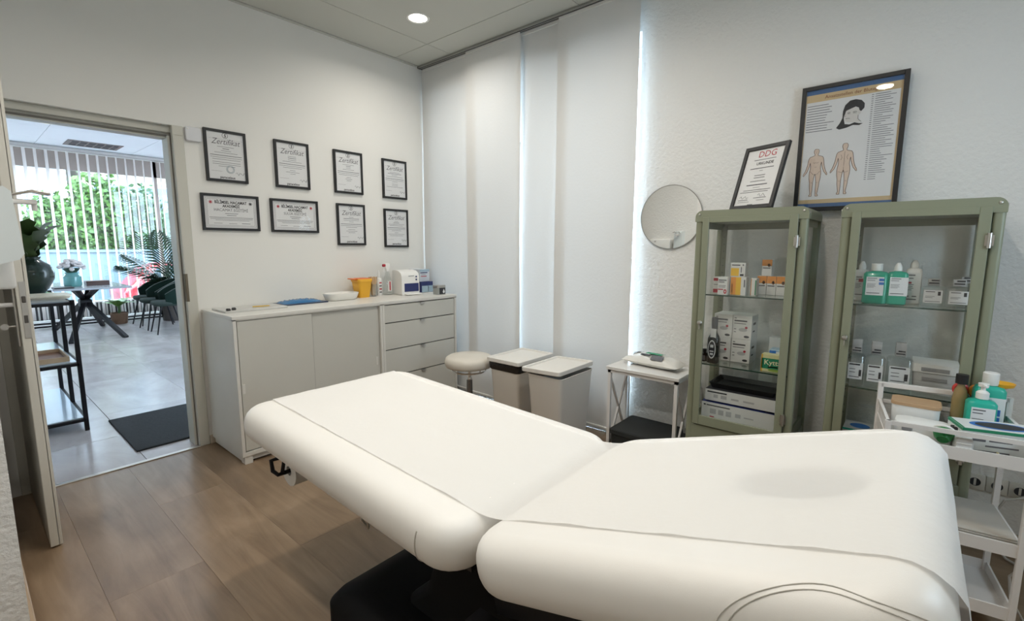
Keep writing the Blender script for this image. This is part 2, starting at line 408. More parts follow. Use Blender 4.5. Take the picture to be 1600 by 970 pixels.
# window behind the panel curtains
wf = MB()
for y0, y1 in ((WY0, WY0 + .06), (-1.12, -1.04), (WY1 - .06, WY1)): wf.b2((.22, y0, WZ0), (.28, y1, WZ1), .004)
wf.b2((.22, WY0, WZ0), (.28, WY1, WZ0 + .07), .004); wf.b2((.22, WY0, WZ1 - .07), (.28, WY1, WZ1), .004)
w1 = struct('window_1', wf, M_WHITE, 'tall window hidden behind the white panel curtains')
for y0, y1 in ((WY0 + .06, -1.12), (-1.04, WY1 - .06)): part(w1, 'pane', MB().b2((.247, y0, WZ0 + .07), (.252, y1, WZ1 - .07)), M_WGLASS, None)

# ceiling downlights (each carries its own light)
M_GLOW = mat('glowing diffuser', (1, .90, .74), .5, emis=14)
def downlight(x, y, z, label, watt, col=(1, .945, .86)):
    t = thing('ceiling_downlight', label, 'ceiling light', (x, y, z), group='round recessed downlights')
    part(t, 'trim_ring', MB().lathe([(.062, .001), (.064, -.004), (.078, -.006), (.082, -.002), (.082, .001)], n=32), M_WHITE)
    part(t, 'diffuser', MB().lathe([(.0, -.003), (.045, -.003), (.063, -.0015), (.063, .001), (0, .001)], n=32), M_GLOW)
    l = bpy.data.lights.new('downlight_light', 'AREA'); l.shape = 'DISK'; l.size = .12; l.energy = watt; l.color = col; l.spread = R(160)
    o = bpy.data.objects.new('downlight_light', l); COL.objects.link(o); o.parent = t; o.location = (0, 0, -.012)
for x, y, lab in ((-.66, -.745, 'lit round recessed downlight in the ceiling near the curtain corner'),
                  (-1.73, -1.94, 'round recessed downlight above the foot of the couch'),
                  (-1.0, -1.94, 'round recessed downlight above the waste bins'),
                  (-2.80, -1.94, 'round recessed downlight beside the left wall corner'),
                  (-1.73, -3.02, 'round recessed downlight above the head of the couch'),
                  (-2.80, -3.02, 'round recessed downlight over the camera side of the room')):
    downlight(x, y, CZ, lab, LAMP_W)

# ------------------------------------------------------------------ adjoining room
f2 = struct('floor_2', MB().b2((-3.3, .05, -.08), (3.2, 7.6, -.006)), M_JOINT, 'grey stone-look tile floor of the bright next room')
xs = [-3.3 + .41 + .62 * i for i in range(-1, 10)]; xs[0] = -3.3
for i in range(len(xs) - 1):
    a, b = xs[i], xs[i + 1]
    for j in range(-1, 6):
        c, d = .012 + 1.24 * j + (.62 if i % 2 else 0), .012 + 1.24 * (j + 1) + (.62 if i % 2 else 0)
        c, d = max(c, .012), min(d, 7.6)
        if d - c < .05: continue
        cx, cy = (a + b) / 2, (c + d) / 2
        p = part(f2, 'floor_tile', MB().b2((a + .0015 - cx, c + .0015 - cy, -.006), (b - .0015 - cx, d - .0015 - cy, 0), .001), M_TILE, None); p.location = (cx, cy, 0)
struct('wall_next_left', MB().b2((-3.3, .14, 0), (-3.1, 7.6, 3)), M_WALL)
struct('wall_next_right', MB().b2((3.0, .14, 0), (3.2, 7.6, 3)), M_WALL)
wn = MB(); wn.b2((-3.1, 7.3, 0), (3, 7.5, .10)); wn.b2((-3.1, 7.3, 2.86), (3, 7.5, 3))
struct('wall_next_far', wn, M_WALL)
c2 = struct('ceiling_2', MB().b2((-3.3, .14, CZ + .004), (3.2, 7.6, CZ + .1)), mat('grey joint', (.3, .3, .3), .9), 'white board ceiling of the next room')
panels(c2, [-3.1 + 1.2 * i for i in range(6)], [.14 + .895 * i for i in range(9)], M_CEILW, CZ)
for x, y, lab in ((-1.94, 5.2, 'round downlight in the next room ceiling above the long table'), (-.45, 5.5, 'round downlight in the next room ceiling near the door frame'), (-1.4, 2.6, 'round downlight in the next room ceiling just past the door')):
    downlight(x, y, CZ, lab, 5.0, (1, .95, .9))
vt = thing('ceiling_vent', 'dark slotted air vent in the next room ceiling', 'vent', (-1.28, 6.55, CZ))
part(vt, 'frame', MB().b2((-.33, -.27, -.006), (.33, -.22, .0)).b2((-.33, .22, -.006), (.33, .27, 0)).b2((-.33, -.22, -.006), (-.29, .22, 0)).b2((.29, -.22, -.006), (.33, .22, 0)), mat('brown grey vent metal', (.13, .11, .10), .5))
part(vt, 'backing', MB().b2((-.29, -.22, -.002), (.29, .22, 0)), M_INK)
for i in range(6): part(vt, 'slat', MB().b2((-.29 + .1 * i, -.22, -.008), (-.275 + .1 * i, .22, -.001)), MATS['brown grey vent metal'])
part(vt, 'slat', MB().b2((-.29, -.012, -.009), (.29, .012, -.001)), MATS['brown grey vent metal'])

wf = MB()
for x in (-3.1, -.35, 1.5, 2.94): wf.b2((x, 7.36, .1), (x + .06, 7.42, 2.86))
wf.b2((-3.1, 7.36, .1), (3, 7.42, .16)); wf.b2((-3.1, 7.36, 2.58), (3, 7.42, 2.86))
w2 = struct('window_2', wf, mat('taupe window frame', (.36, .30, .27), .5), 'full width street window behind the vertical blinds')
for a, b in ((-3.04, -.35), (-.29, 1.5), (1.56, 2.94)): part(w2, 'pane', MB().b2((a, 7.387, .16), (b, 7.392, 2.58)), M_WGLASS, None)

vb = thing('vertical_blind', 'white vertical slat blind across the street window', 'blind', (0, 7.1, 0))
part(vb, 'head_rail', MB().b2((-3.1, -.03, 2.845), (3.0, .03, 2.895), .004), mat('blind rail', (.42, .39, .37), .5))
M_SLAT = sheet_mat('blind slat fabric', (.88, .84, .82), .5, 0)
sl = mesh('slat', MB().box((0, 0, 1.485), (.089, .0012, 2.70)), M_SLAT)
sc_ = mesh('slat_clip', MB().box((0, 0, 2.84), (.02, .006, .02)), M_WHITE)
for i in range(49):
    o = part(vb, 'slat', sl, None); o.location = (-3.03 + .1245 * i, 0, 0); o.rotation_euler = (0, 0, R(62 + random.uniform(-3, 3)))
cvh = thing('convector_heater', 'low white finned convector heater under the street window', 'radiator', (0, 7.2, 0))
cm = MB()
for i in range(120): cm.b2((-3.0 + .05 * i, -.04, .13), (-2.978 + .05 * i, .04, .36))
part(cvh, 'fins', cm, M_WHITE, None, kind='stuff')
part(cvh, 'top_rail', MB().b2((-3.02, -.05, .36), (3.0, .05, .385), .004), M_WHITE)
part(cvh, 'core', MB().b2((-3.0, -.01, .12), (2.98, .01, .36)), mat('dark core', (.06, .06, .065), .6))
for i in (-2.9, -1.7, -.4, .9, 2.4): part(cvh, 'foot', MB().b2((i, -.03, 0), (i + .03, .03, .13)), M_BLACKM)
part(cvh, 'pipe', MB().cyl((-3.05, -.12, .075), (2.98, -.12, .075), .014), M_BLACKM)
part(cvh, 'pipe', MB().cyl((-3.05, -.12, .025), (2.98, -.12, .025), .014), M_BLACKM)

# ------------------------------------------------------------------ outside
struct('ground_outside', MB().b2((-60, 7.6, -.75), (70, 90, -.6)), mat('asphalt', (.22, .22, .22), .9, bump=.3), 'grey street outside the window')
struct('wall_facade', MB().b2((-3.3, 7.5, -.7), (3.3, 7.6, .1)).b2((-3.3, 7.5, 2.86), (3.3, 7.6, 3.4)), M_ROUGH)
def tree(x, y, zb, zt, rx, ry, n, label, m, seed):
    rnd = random.Random(seed)
    t = thing('tree', label, 'tree', (x, y, -.6))
    part(t, 'trunk', MB().cyl((0, 0, 0), (0, 0, zb + .9), .09, .06).cyl((0, 0, zb + .5), (.4, 0, zb + 1.5), .05, .02).cyl((0, 0, zb + .5), (-.4, .1, zb + 1.5), .05, .02), mat('bark', (.10, .07, .05), .9, bump=.5, bscale=30))
    f = MB(); zc, rz = (zb + zt) / 2 + .6, (zt - zb) / 2
    for i in range(n):
        a = rnd.uniform(0, 2 * PI); u = rnd.uniform(-1, 1); q = math.sqrt(1 - u * u); r_ = rnd.uniform(.6, 1.0) * (1 + .22 * math.sin(5 * a + 3 * u) + .12 * math.sin(11 * a))
        c = Vector((rx * q * math.cos(a) * r_, ry * q * math.sin(a) * r_, zc + rz * u * r_))
        M = Matrix.Translation(c) @ Euler((rnd.uniform(0, 6), rnd.uniform(0, 6), rnd.uniform(0, 6))).to_matrix().to_4x4()
        s_ = rnd.uniform(.06, .12)
        f.add([(0, -s_, 0), (s_ * .5, -s_ * .2, .01), (s_ * .4, s_ * .5, 0), (0, s_, -.01), (-s_ * .4, s_ * .5, 0), (-s_ * .5, -s_ * .2, .01)], [(0, 1, 2, 3, 4, 5)], M)
    part(t, 'foliage', f, m, None, kind='stuff')
M_L1 = mat('bright green leaf', (.055, .13, .018), .5, var=.5, vscale=3)
M_L2 = mat('deep green leaf', (.028, .075, .02), .5, var=.5, vscale=3)
tree(-.85, 15.0, .8, 2.7, .75, .6, 2600, 'bright green street bush left behind the blinds', M_L1, 1)
tree(.15, 15.3, .9, 3.35, .75, .6, 3200, 'tallest bright green bush in the middle of the street hedge', M_L1, 2)
tree(1.15, 15.2, .7, 3.0, .75, .6, 2800, 'darker green bush at the right of the street hedge', M_L2, 3)
tree(2.6, 15.6, .7, 2.4, .9, .6, 2400, 'low green bush beside the door frame outside', M_L2, 4)
single('garden_wall', MB().b2((-8, 14.0, -.6), (12, 14.15, 1.15)).b2((-8, 13.95, 1.15), (12, 14.2, 1.22)), mat('pale blue render', (.13, .19, .22), .8), 'pale blue-grey low wall behind the red car', 'wall')
def building(x0, x1, y, h, m, label, cols, rows, wx, wz, z0, shut):
    t = thing('apartment_building', label, 'building', ((x0 + x1) / 2, y, -.6)); hw = (x1 - x0) / 2
    part(t, 'wall', MB().b2((-hw, 0, 0), (hw, 6, h)), m, None)
    part(t, 'roof', MB().b2((-hw - .3, -.3, h), (hw + .3, 6.3, h + .25)), mat('grey roof', (.3, .3, .32), .8), None)
    for i in range(cols):
        for j in range(rows):
            cx = -hw + (i + .5) * 2 * hw / cols; cz = z0 + j * 2.9
            f = part(t, 'window', MB().b2((cx - wx / 2 - .08, -.06, cz - .08), (cx + wx / 2 + .08, .02, cz + wz + .08)), M_WHITE, None)
            part(f, 'pane', MB().b2((cx - wx / 2, -.07, cz), (cx + wx / 2, -.05, cz + wz)), mat('blue dark pane', (.10, .17, .25), .1), None)
            if shut: part(f, 'shutter', MB().b2((cx - wx / 2, -.10, cz + wz * .6), (cx + wx / 2, -.06, cz + wz + .03)), mat('grey blue shutter', (.35, .45, .55), .7), None)
            part(f, 'sill', MB().b2((cx - wx / 2 - .15, -.16, cz - .14), (cx + wx / 2 + .15, 0, cz - .07)), M_WHITE, None)
building(-5, .8, 27, 13, mat('pale facade', (.30, .30, .30), .9), 'pale apartment block behind the hedge at the left', 4, 4, 1.1, 1.4, 2.9, True)
building(1.5, 4.55, 25, 13, mat('cream facade', (.36, .31, .24), .9), 'cream apartment block behind the middle of the hedge', 2, 4, 1.3, 1.5, 3.2, False)
building(5.3, 14, 26, 13, mat('white facade', (.45, .45, .45), .9), 'white apartment block behind the palm at the right', 5, 4, 1.2, 1.5, 3.0, True)
# red car in the street
car = thing('car', 'small red hatchback parked beyond the street window', 'car', (1.75, 12.3, -.6), (0, 0, 0))
M_CAR = mat('red car paint', (.30, .012, .02), .25, coat=.6)
prof = [(-1.95, .35), (-1.98, .75), (-1.85, .88), (-1.7, .95), (-1.35, 1.38), (-1.0, 1.47), (.1, 1.48), (.55, 1.38), (1.1, 1.0), (1.75, .88), (1.95, .7), (1.97, .35)]
bm_ = MB(); rings = []
for yy, sc in ((-.84, .96), (-.80, .99), (-.5, 1.0), (.5, 1.0), (.80, .99), (.84, .96)):
    rings.append([(x * sc, yy * (1 - .13 * max(0, z - .9) / .5), .35 + (z - .35) * sc) for x, z in prof])
bm_.loft(rings)
body = part(car, 'body', bm_, M_CAR, 40)
M_CWIN = mat('car window', (.06, .10, .12), .08)
def cw(pts):
    m_ = MB(); n = len(pts)
    return m_.add([(x, -.855 + .13 * .84 * max(0, z - .9) / .5 - .006, z) for x, z in pts] + [(x, -.80 + .1 * max(0, z - .9) / .5, z) for x, z in pts], [tuple(range(n)), tuple(range(2 * n - 1, n - 1, -1))] + [(i, n + i, n + (i + 1) % n, (i + 1) % n) for i in range(n)])
part(body, 'window', cw([(-1.4, 1.0), (-1.2, 1.36), (-.75, 1.40), (-.75, 1.0)]), M_CWIN, None)
part(body, 'window', cw([(-.70, 1.0), (-.70, 1.40), (.05, 1.41), (.05, 1.0)]), M_CWIN, None)
part(body, 'window', cw([(.10, 1.0), (.10, 1.41), (.45, 1.34), (.85, 1.02)]), M_CWIN, None)
for x in (-1.25, 1.25):
    for s in (-1, 1):
        wl_ = part(car, 'wheel', MB().lathe([(.0, -.1), (.2, -.1), (.31, -.08), (.33, 0), (.31, .08), (.2, .1), (0, .1)], n=24, M=Matrix.Translation((x, s * .76, .32)) @ Matrix.Rotation(PI / 2, 4, 'X')), mat('tyre', (.02, .02, .02), .8))
        part(wl_, 'rim', MB().lathe([(0, -.105), (.19, -.105), (.19, .105), (0, .105)], n=20, M=Matrix.Translation((x, s * .765, .32)) @ Matrix.Rotation(PI / 2, 4, 'X')), M_STEEL)

# ------------------------------------------------------------------ furniture of the next room
mt = single('door_mat', MB().b2((-.31, -.42, 0), (.31, .42, .012), .003), mat('charcoal ribbed mat', (.018, .020, .022), .95, bump=.6, bscale=160, stretch=(.2, 1, 1)), 'dark charcoal doormat just past the doorway', 'mat', (-1.975, .62, 0), (0, 0, 0))

rk = thing('shelf_rack', 'black metal rack with glass shelves behind the open door', 'shelf', (-2.62, 1.5, 0))
for x in (-.2, .2):
    for y in (-.56, 0, .56): part(rk, 'leg', MB().b2((x - .013, y - .013, 0), (x + .013, y + .013, .95), .001), M_BLACKM)
for z in (.09, .50, .935):
    fr = MB()
    for y in (-.56, .56): fr.b2((-.2, y - .013, z - .02), (.2, y + .013, z))
    for x in (-.2, .2): fr.b2((x - .013, -.56, z - .02), (x + .013, .56, z))
    f = part(rk, 'shelf_frame', fr, M_BLACKM)
    part(f, 'shelf_plate', MB().b2((-.19, -.55, z), (.19, .55, z + .008), .001), mat('pale blue grey glass plate', (.42, .50, .56), .12) if z != .935 else mat('smoked plate', (.30, .34, .38), .08))
tray = thing('wooden_tray', 'brown wooden tray on the middle shelf of the rack', 'tray', (-2.60, 1.22, .508))
part(tray, 'base', MB().b2((-.13, -.2, 0), (.13, .2, .01)), mat('walnut', (.20, .085, .04), .5, var=.2, vscale=20))
part(tray, 'rim', MB().b2((-.14, -.21, 0), (-.13, .21, .035)).b2((.13, -.21, 0), (.14, .21, .035)).b2((-.13, -.21, 0), (.13, -.2, .035)).b2((-.13, .2, 0), (.13, .21, .035)), mat('pale oak rim', (.42, .30, .19), .5))
single('cream_tray', MB().rr([(0, .24, .30, .06), (.02, .27, .33, .07), (.028, .27, .33, .07)], seg=6), mat('cream lacquer', (.66, .58, .44), .4), 'cream rounded tray under the dark vase', 'tray', (-2.52, 1.30, .943))
vs = thing('floor_vase', 'large dark green glazed vase with croton leaves on the rack', 'vase', (-2.555, 1.62, .943))
part(vs, 'vessel', MB().lathe([(.045, 0), (.06, .005), (.10, .06), (.135, .13), (.14, .18), (.12, .235), (.08, .265), (.065, .28), (.072, .30), (.06, .30), (.055, .28)], n=32), mat('dark green glaze', (.012, .022, .015), .15, spec=.35))
rnd = random.Random(4)
def leafmesh(L, W_, bend, notch=0):
    m_ = MB(); n = 6; vs_ = []
    for i in range(n + 1):
        t_ = i / n; w_ = W_ * math.sin(PI * min(1, t_ * .95 + .05)) ** .7 * (1 + (notch if i % 2 else -notch))
        z_ = L * t_ * (1 - .25 * bend * t_); x_ = bend * L * .55 * t_ * t_
        for s in (-1, 0, 1): vs_.append((x_ - abs(s) * .12 * w_, s * w_, z_))
    fs_ = []
    for i in range(n):
        for s in (0, 1): a = i * 3 + s; fs_.append((a, a + 1, a + 4, a + 3))
    return m_.add(vs_, fs_)
M_CRO = mat('croton leaf', (.03, .05, .012), .35, var=.6, vscale=14)
lm_ = mesh('leaf', leafmesh(.29, .06, .6, .3), M_CRO, 60)
for i in range(16):
    o = part(vs, 'leaf', lm_, None); a = i * 2.4; o.location = (.03 * math.cos(a), .03 * math.sin(a), .27 + .05 * (i % 3)); o.rotation_euler = (0, R(8 + 4 * (i % 6)), a)

tb = thing('dining_table', 'long dark table with crossed spider legs by the street window', 'table', (-1.68, 5.95, 0))
part(tb, 'table_top', MB().b2((-.42, -.82, .722), (.42, .82, .75), .003), mat('grey slate table top', (.33, .35, .38), .18))
for sx, sy in ((-1, -1), (1, -1), (-1, 1), (1, 1)):
    part(tb, 'leg', MB().bar((sx * .30, sy * .80, 0), (-sx * .12, -sy * .3, .722), .05, .05), M_BLACKM)
part(tb, 'centre_joint', MB().b2((-.07, -.1, .42), (.07, .1, .53), .01), M_BLACKM)

fv = thing('flower_vase', 'turquoise glass jar with white flowers on the slate table', 'vase', (-1.83, 5.62, .75))
part(fv, 'jar', MB().lathe([(.085, 0), (.095, .01), (.10, .03), (.10, .14), (.075, .17), (.07, .185), (.08, .20), (.072, .20), (.062, .185), (.066, .17), (.09, .135), (.09, .03), (.08, .015), (0, .012)], n=28), mat('turquoise glass', (.25, .62, .62), .08, trans=.6))
part(fv, 'stems', MB().lathe([(.05, .05), (.06, .15), (.055, .2), (.10, .26), (0, .27)], n=12), mat('dark stems', (.02, .05, .03), .7))
M_PETAL = mat('dusty white petals', (.55, .52, .52), .7, var=.3, vscale=30)
pm = MB().lathe([(.0, -.016), (.016, -.012), (.026, .004), (.02, .016), (.010, .008), (0, .014)], n=9)
pmm = mesh('flower', pm, M_PETAL, 50)
for i in range(70):
    a = rnd.uniform(0, 2 * PI); q = math.sqrt(rnd.random()); o = part(fv, 'flower', pmm, None)
    o.location = (.145 * q * math.cos(a), .145 * q * math.sin(a), .36 - .10 * q * q + rnd.uniform(-.02, .02)); o.rotation_euler = (rnd.uniform(-.5, .5), rnd.uniform(-.5, .5), a); o.scale = [rnd.uniform(.8, 1.35)] * 3
bx_ = thing('wooden_box', 'small dark brown box beside the flower jar', 'box', (-1.55, 5.75, .75))
part(bx_, 'body', MB().b2((-.13, -.1, 0), (.13, .1, .05), .004), mat('dark brown wood', (.07, .035, .028), .5))
part(bx_, 'lid', MB().b2((-.132, -.102, .05), (.132, .102, .065), .003), mat('dark brown lid', (.09, .045, .035), .4))
single('black_notebook', MB().b2((-.1, -.14, 0), (.1, .14, .02), .003), M_BLACK, 'flat black notebook on the near left end of the slate table', 'book', (-1.98, 5.28, .75))

def chair(x, y, rz, label):
    t = thing('upholstered_chair', label, 'chair', (x, y, 0), rz, group='dark green shell chairs')
    M_V = mat('dark green velvet', (.010, .022, .018), .9, spec=.1); M_VS = mat('green grey seat velvet', (.035, .05, .045), .9, spec=.15)
    part(t, 'seat', MB().rr([(.42, .40, .40, .12), (.44, .46, .46, .16), (.475, .47, .47, .17), (.49, .44, .44, .16)], seg=8), M_VS, 60)
    s_ = MB(); n = 22; vs_ = []; hh = []
    for i in range(n + 1):
        a = R(-118 + 236 * i / n); c_ = math.cos(a)
        top = .60 + .19 * (max(0, math.cos(a * .78))) ** .8
        for r_, z_ in ((.225, .44), (.25, .52), (.265, top), (.235, top), (.215, .52), (.19, .44)):
            vs_.append((-r_ * math.cos(a) - .02, r_ * math.sin(a) * 1.02, z_))
    fs_ = []
    for i in range(n):
        for k in range(6): fs_.append((i * 6 + k, i * 6 + (k + 1) % 6, (i + 1) * 6 + (k + 1) % 6, (i + 1) * 6 + k))
    fs_ += [tuple(range(5, -1, -1)), tuple(n * 6 + k for k in range(6))]
    bk = part(t, 'backrest', s_.add(vs_, fs_), M_V, 60)
    part(bk, 'piping', MB().tube([(-.252 * math.cos(R(-118 + 236 * i / n)) - .02, .252 * 1.02 * math.sin(R(-118 + 236 * i / n)), .603 + .19 * (max(0, math.cos(R(-118 + 236 * i / n) * .78))) ** .8) for i in range(n + 1)], .006, 6), mat('grey green piping', (.10, .12, .11), .7))
    for sx in (-1, 1):
        for sy in (-1, 1): part(t, 'leg', MB().cyl((sx * .14, sy * .14, .43), (sx * .23, sy * .21, 0), .013, .009, 10), M_BLACKM)
chair(-.79, 5.25, R(178), 'nearest dark green shell chair beside the door frame')
chair(-.80, 5.82, R(182), 'middle dark green shell chair at the slate table')
chair(-.76, 6.42, R(186), 'rearmost dark green shell chair in front of the palm')

def potplant(name, label, loc, potr, poth, mpot):
    t = thing(name, label, 'plant', loc)
    p_ = part(t, 'pot', MB().lathe([(potr * .78, 0), (potr * .85, .01), (potr, poth * .95), (potr, poth), (potr * .9, poth), (potr * .88, poth * .9)], n=24), mpot)
    part(t, 'soil', MB().lathe([(0, poth * .88), (potr * .9, poth * .88), (potr * .9, poth * .86), (0, poth * .86)], n=20), mat('soil', (.03, .02, .015), .95))
    return t
pl_ = potplant('potted_palm', 'tall green kentia palm in a dark pot behind the chairs', (-.42, 6.62, 0), .17, .34, mat('dark brown pot', (.05, .04, .035), .6))
M_PALM = mat('palm leaf', (.010, .036, .016), .45, var=.4, vscale=6)
def frond(az, lean, L, n):
    st = []; lf_ = MB(); d = Vector((math.cos(az), math.sin(az), 0))
    for i in range(17):
        t_ = i / 16; st.append(Vector((0, 0, .3)) + d * (lean * L * (t_ ** 1.7)) + Vector((0, 0, L * (t_ - .42 * lean * t_ ** 2.4))))
    side = d.cross(Vector((0, 0, 1)))
    for i in range(n):
        t_ = .36 + .64 * i / (n - 1); k = t_ * 16; i0 = min(15, int(k)); p = st[i0].lerp(st[i0 + 1], k - i0); tg = (st[i0 + 1] - st[i0]).normalized()
        ll = .42 * math.sin(PI * (.25 + .7 * (i / (n - 1)))) + .06
        for s in (-1, 1):
            q = p + (side * s * .80 + tg * .70 + Vector((0, 0, -.12))).normalized() * ll; q2 = q + Vector((0, 0, -.06 * ll / .3))
            w_ = tg * .022; m_ = p.lerp(q, .5) + Vector((0, 0, .02))
            lf_.add([p - w_ * .4, m_ - w_, q2, m_ + w_, p + w_ * .4], [(0, 1, 2, 3, 4)])
    return st, lf_
for az, ln, L, n in ((R(120), .12, 1.30, 17), (R(200), .75, 1.0, 13), (R(-20), .7, 1.05, 13), (R(250), .85, .9, 12), (R(150), .55, 1.1, 13), (R(40), .45, 1.2, 13), (R(300), .4, 1.15, 13)):
    st, lf_ = frond(az, ln, L, n)
    s_ = part(pl_, 'frond_stem', MB().tube(st, .008, 6, rs=[.011 - .0005 * i for i in range(17)]), mat('palm stem', (.06, .12, .04), .5))
    part(s_, 'leaflets', lf_, M_PALM, None)
pp = potplant('potted_plant', 'small leafy plant in a brown basket pot beside the table', (-1.14, 6.85, 0), .125, .19, mat('brown woven basket', (.15, .085, .05), .8, bump=.8, bscale=60))
lm2 = mesh('leaf', leafmesh(.30, .075, .9), mat('fresh green leaf', (.11, .24, .045), .4, var=.4), 60)
for i in range(8):
    s_ = part(pp, 'leaf', lm2, None); a = i * .85; s_.location = (.02 * math.cos(a), .02 * math.sin(a), .30); s_.rotation_euler = (0, R(25 + 8 * (i % 4)), a)
part(pp, 'stem', MB().tube([(0, 0, .15), (.01, 0, .25), (0, .005, .34)], .02, 8), MATS['palm stem'])
# ------------------------------------------------------------------ sideboard: sliding-door cabinet, drawer cabinet, one worktop
SF, SH = -.53, .915
cab = thing('sliding_door_cabinet', 'white low cabinet with two sliding doors beside the doorway', 'cabinet', (-1.40, -.27, 0))
def sbbody(m_, x0, x1):
    m_.b2((x0, -.26, .05), (x0 + .018, .25, SH - .02)); m_.b2((x1 - .018, -.26, .05), (x1, .25, SH - .02)); m_.b2((x0 + .018, -.26, .05), (x1 - .018, .25, .075)); m_.b2((x0 + .018, .235, .075), (x1 - .018, .25, SH - .02))
    return m_.b2((x0 + .01, -.235, .012), (x1 - .01, .24, .05)).b2((x0, -.26, SH - .026), (x1, -.235, SH - .02))
part(cab, 'body', sbbody(MB(), -.512, .512), M_LAM, None)
part(cab, 'door_gap_shade', MB().b2((-.034, -.2395, .084), (-.02, -.238, SH - .032)), M_INK, None)  # black strip standing in for the shade where the doors meet
for x in (-.50, .46): part(cab, 'foot', MB().b2((x, -.255, 0), (x + .045, -.2, .05)), M_LAM, None)
part(cab, 'plinth', MB().b2((-.455, -.215, 0), (.455, -.205, .04)), M_BLACK, None)
for x0, x1, y, hx in ((-.488, -.030, -.254, -.476), (-.023, .490, -.240, .466)):
    d_ = part(cab, 'sliding_door', MB().b2((x0, y, .082), (x1, y + .014, SH - .03), .001), M_LAMF, None)
    part(d_, 'recessed_pull', MB().b2((hx - .008, y - .002, .44), (hx + .008, y + .001, .50), .001).b2((hx - .005, y - .0025, .445), (hx + .005, y - .0015, .495)), M_LAM, None)
dr = thing('drawer_cabinet', 'white chest of four drawers at the curtain end', 'cabinet', (-.51, -.27, 0))
part(dr, 'body', sbbody(MB(), -.376, .374), M_LAM, None)
for x in (-.37, .325): part(dr, 'foot', MB().b2((x, -.255, 0), (x + .045, -.2, .05)), M_LAM, None)
zz = [.082, .328, .537, .745, SH - .03]
part(dr, 'drawer_gap_shade', MB().b2((-.36, -.235, .08), (.36, -.23, SH - .026)), M_INK, None)  # black sheet behind the fronts, stands in for shade between drawers
for a, b in zip(zz[:-1], zz[1:]):
    d_ = part(dr, 'drawer', MB().b2((-.354, -.254, a + .004), (.352, -.236, b - .004), .001), M_LAMF, None)
    part(d_, 'tab_pull', MB().b2((-.02, -.266, b - .0055), (.02, -.25, b - .0035)).b2((-.02, -.267, b - .016), (.02, -.2655, b - .0035)), M_STEEL, None)
single('worktop', MB().b2((-.892, -.263, -.02), (.892, .262, 0), .0015), M_LAM, 'white worktop across the low cabinet and drawers', 'worktop', (-1.022, -.27, SH))

# ------------------------------------------------------------------ things on the worktop
t = thing('flat_tray', 'thin grey-white board with two black knobs and a pencil groove', 'tray', (-1.69, -.22, SH))
part(t, 'board', MB().b2((-.19, -.12, 0), (.19, .12, .012), .002), mat('grey white enamel', (.55, .55, .53), .3))
for x in (-.165, -.125): part(t, 'knob', MB().lathe([(.012, .012), (.014, .018), (.01, .026), (0, .027)], (x, -.09 + (x + .165) * .6, 0), 12), M_BLACK)
single('pencil', MB().cyl((-.05, 0, .005), (.045, 0, .005), .004, n=6).cyl((.045, 0, .005), (.055, 0, .005), .004, .001, n=6), mat('yellow pencil', (.65, .42, .05), .5), 'short yellow pencil lying on the grey board', 'pencil', (-1.64, -.26, SH + .012), (0, 0, -.2))
t = thing('glove_pouch', 'blue plastic pouch on a dark folder between board and oval dish', 'pouch', (-1.33, -.15, SH))
part(t, 'folder', MB().b2((-.17, -.10, 0), (.17, .09, .008), .001), mat('dark blue folder', (.02, .04, .09), .4))
pk = MB(); n = 12; vs_ = []
rnd = random.Random(2)
for j in range(9):
    for i in range(17):
        u, v = i / 16 * 2 - 1, j / 8 * 2 - 1
        vs_.append((u * .14, v * .075, .0085 + .028 * max(0, (1 - u * u) * (1 - v * v)) ** .4 * (.55 + .45 * rnd.random())))
part(t, 'pouch', pk.add(vs_, [(j * 17 + i, j * 17 + i + 1, (j + 1) * 17 + i + 1, (j + 1) * 17 + i) for j in range(8) for i in range(16)]), mat('blue film', (.03, .16, .36), .22), 50)
single('oval_dish', MB().rr([(0, .22, .12, .055), (.006, .24, .14, .065), (.04, .27, .165, .08), (.054, .275, .17, .08), (.054, .262, .157, .075), (.014, .235, .13, .06)], seg=8), mat('white glazed dish', (.82, .81, .77), .25), 'white oval dish on the worktop beside the yellow bin', 'dish', (-1.01, -.17, SH), (0, 0, 0), smooth=50)
t = thing('sharps_container', 'yellow sharps container with red rimmed lid', 'container', (-.80, -.13, SH))
part(t, 'body', MB().rr([(0, .088, .088, .012), (.005, .092, .092, .014), (.135, .122, .122, .018)], seg=4), M_YEL)
part(t, 'rim', MB().rr([(.128, .130, .130, .02), (.145, .132, .132, .02), (.15, .126, .126, .02)], seg=4, cap0=False), M_YEL)
part(t, 'lid', MB().rr([(.149, .122, .122, .02), (.156, .10, .10, .02)], seg=4).b2((-.1, -.045, .148), (-.06, .045, .156), .002), mat('orange red lid', (.72, .16, .03), .4))
t = thing('spatula_glass', 'clear glass holding wooden spatulas', 'glass', (-.695, -.13, SH))
part(t, 'glass', MB().lathe([(.026, 0), (.03, .002), (.034, .10), (.032, .10), (.028, .006), (0, .006)], n=20), M_CLEAR)
M_SPAT = mat('birch wood', (.58, .40, .24), .6)
for i in range(9):
    a = i * .7; part(t, 'spatula', MB().bar((.012 * math.cos(a), .012 * math.sin(a), .008), (.034 * math.cos(a), .034 * math.sin(a), .16), .016, .002), M_SPAT, None)
t = thing('squeeze_bottle', 'slim white squeeze bottle with red print beside the spatulas', 'bottle', (-.63, -.12, SH))
b_ = part(t, 'body', MB().lathe([(.02, 0), (.022, .004), (.022, .13), (.017, .145), (.008, .15), (.007, .19), (.003, .21), (0, .21)], n=18), M_WHITE)
for i in range(4): part(b_, 'print', MB().b2((-.012, -.0232, .025 + .026 * i), (.010, -.0212, .035 + .026 * i)), M_RED if i % 2 else M_GREYINK, None)
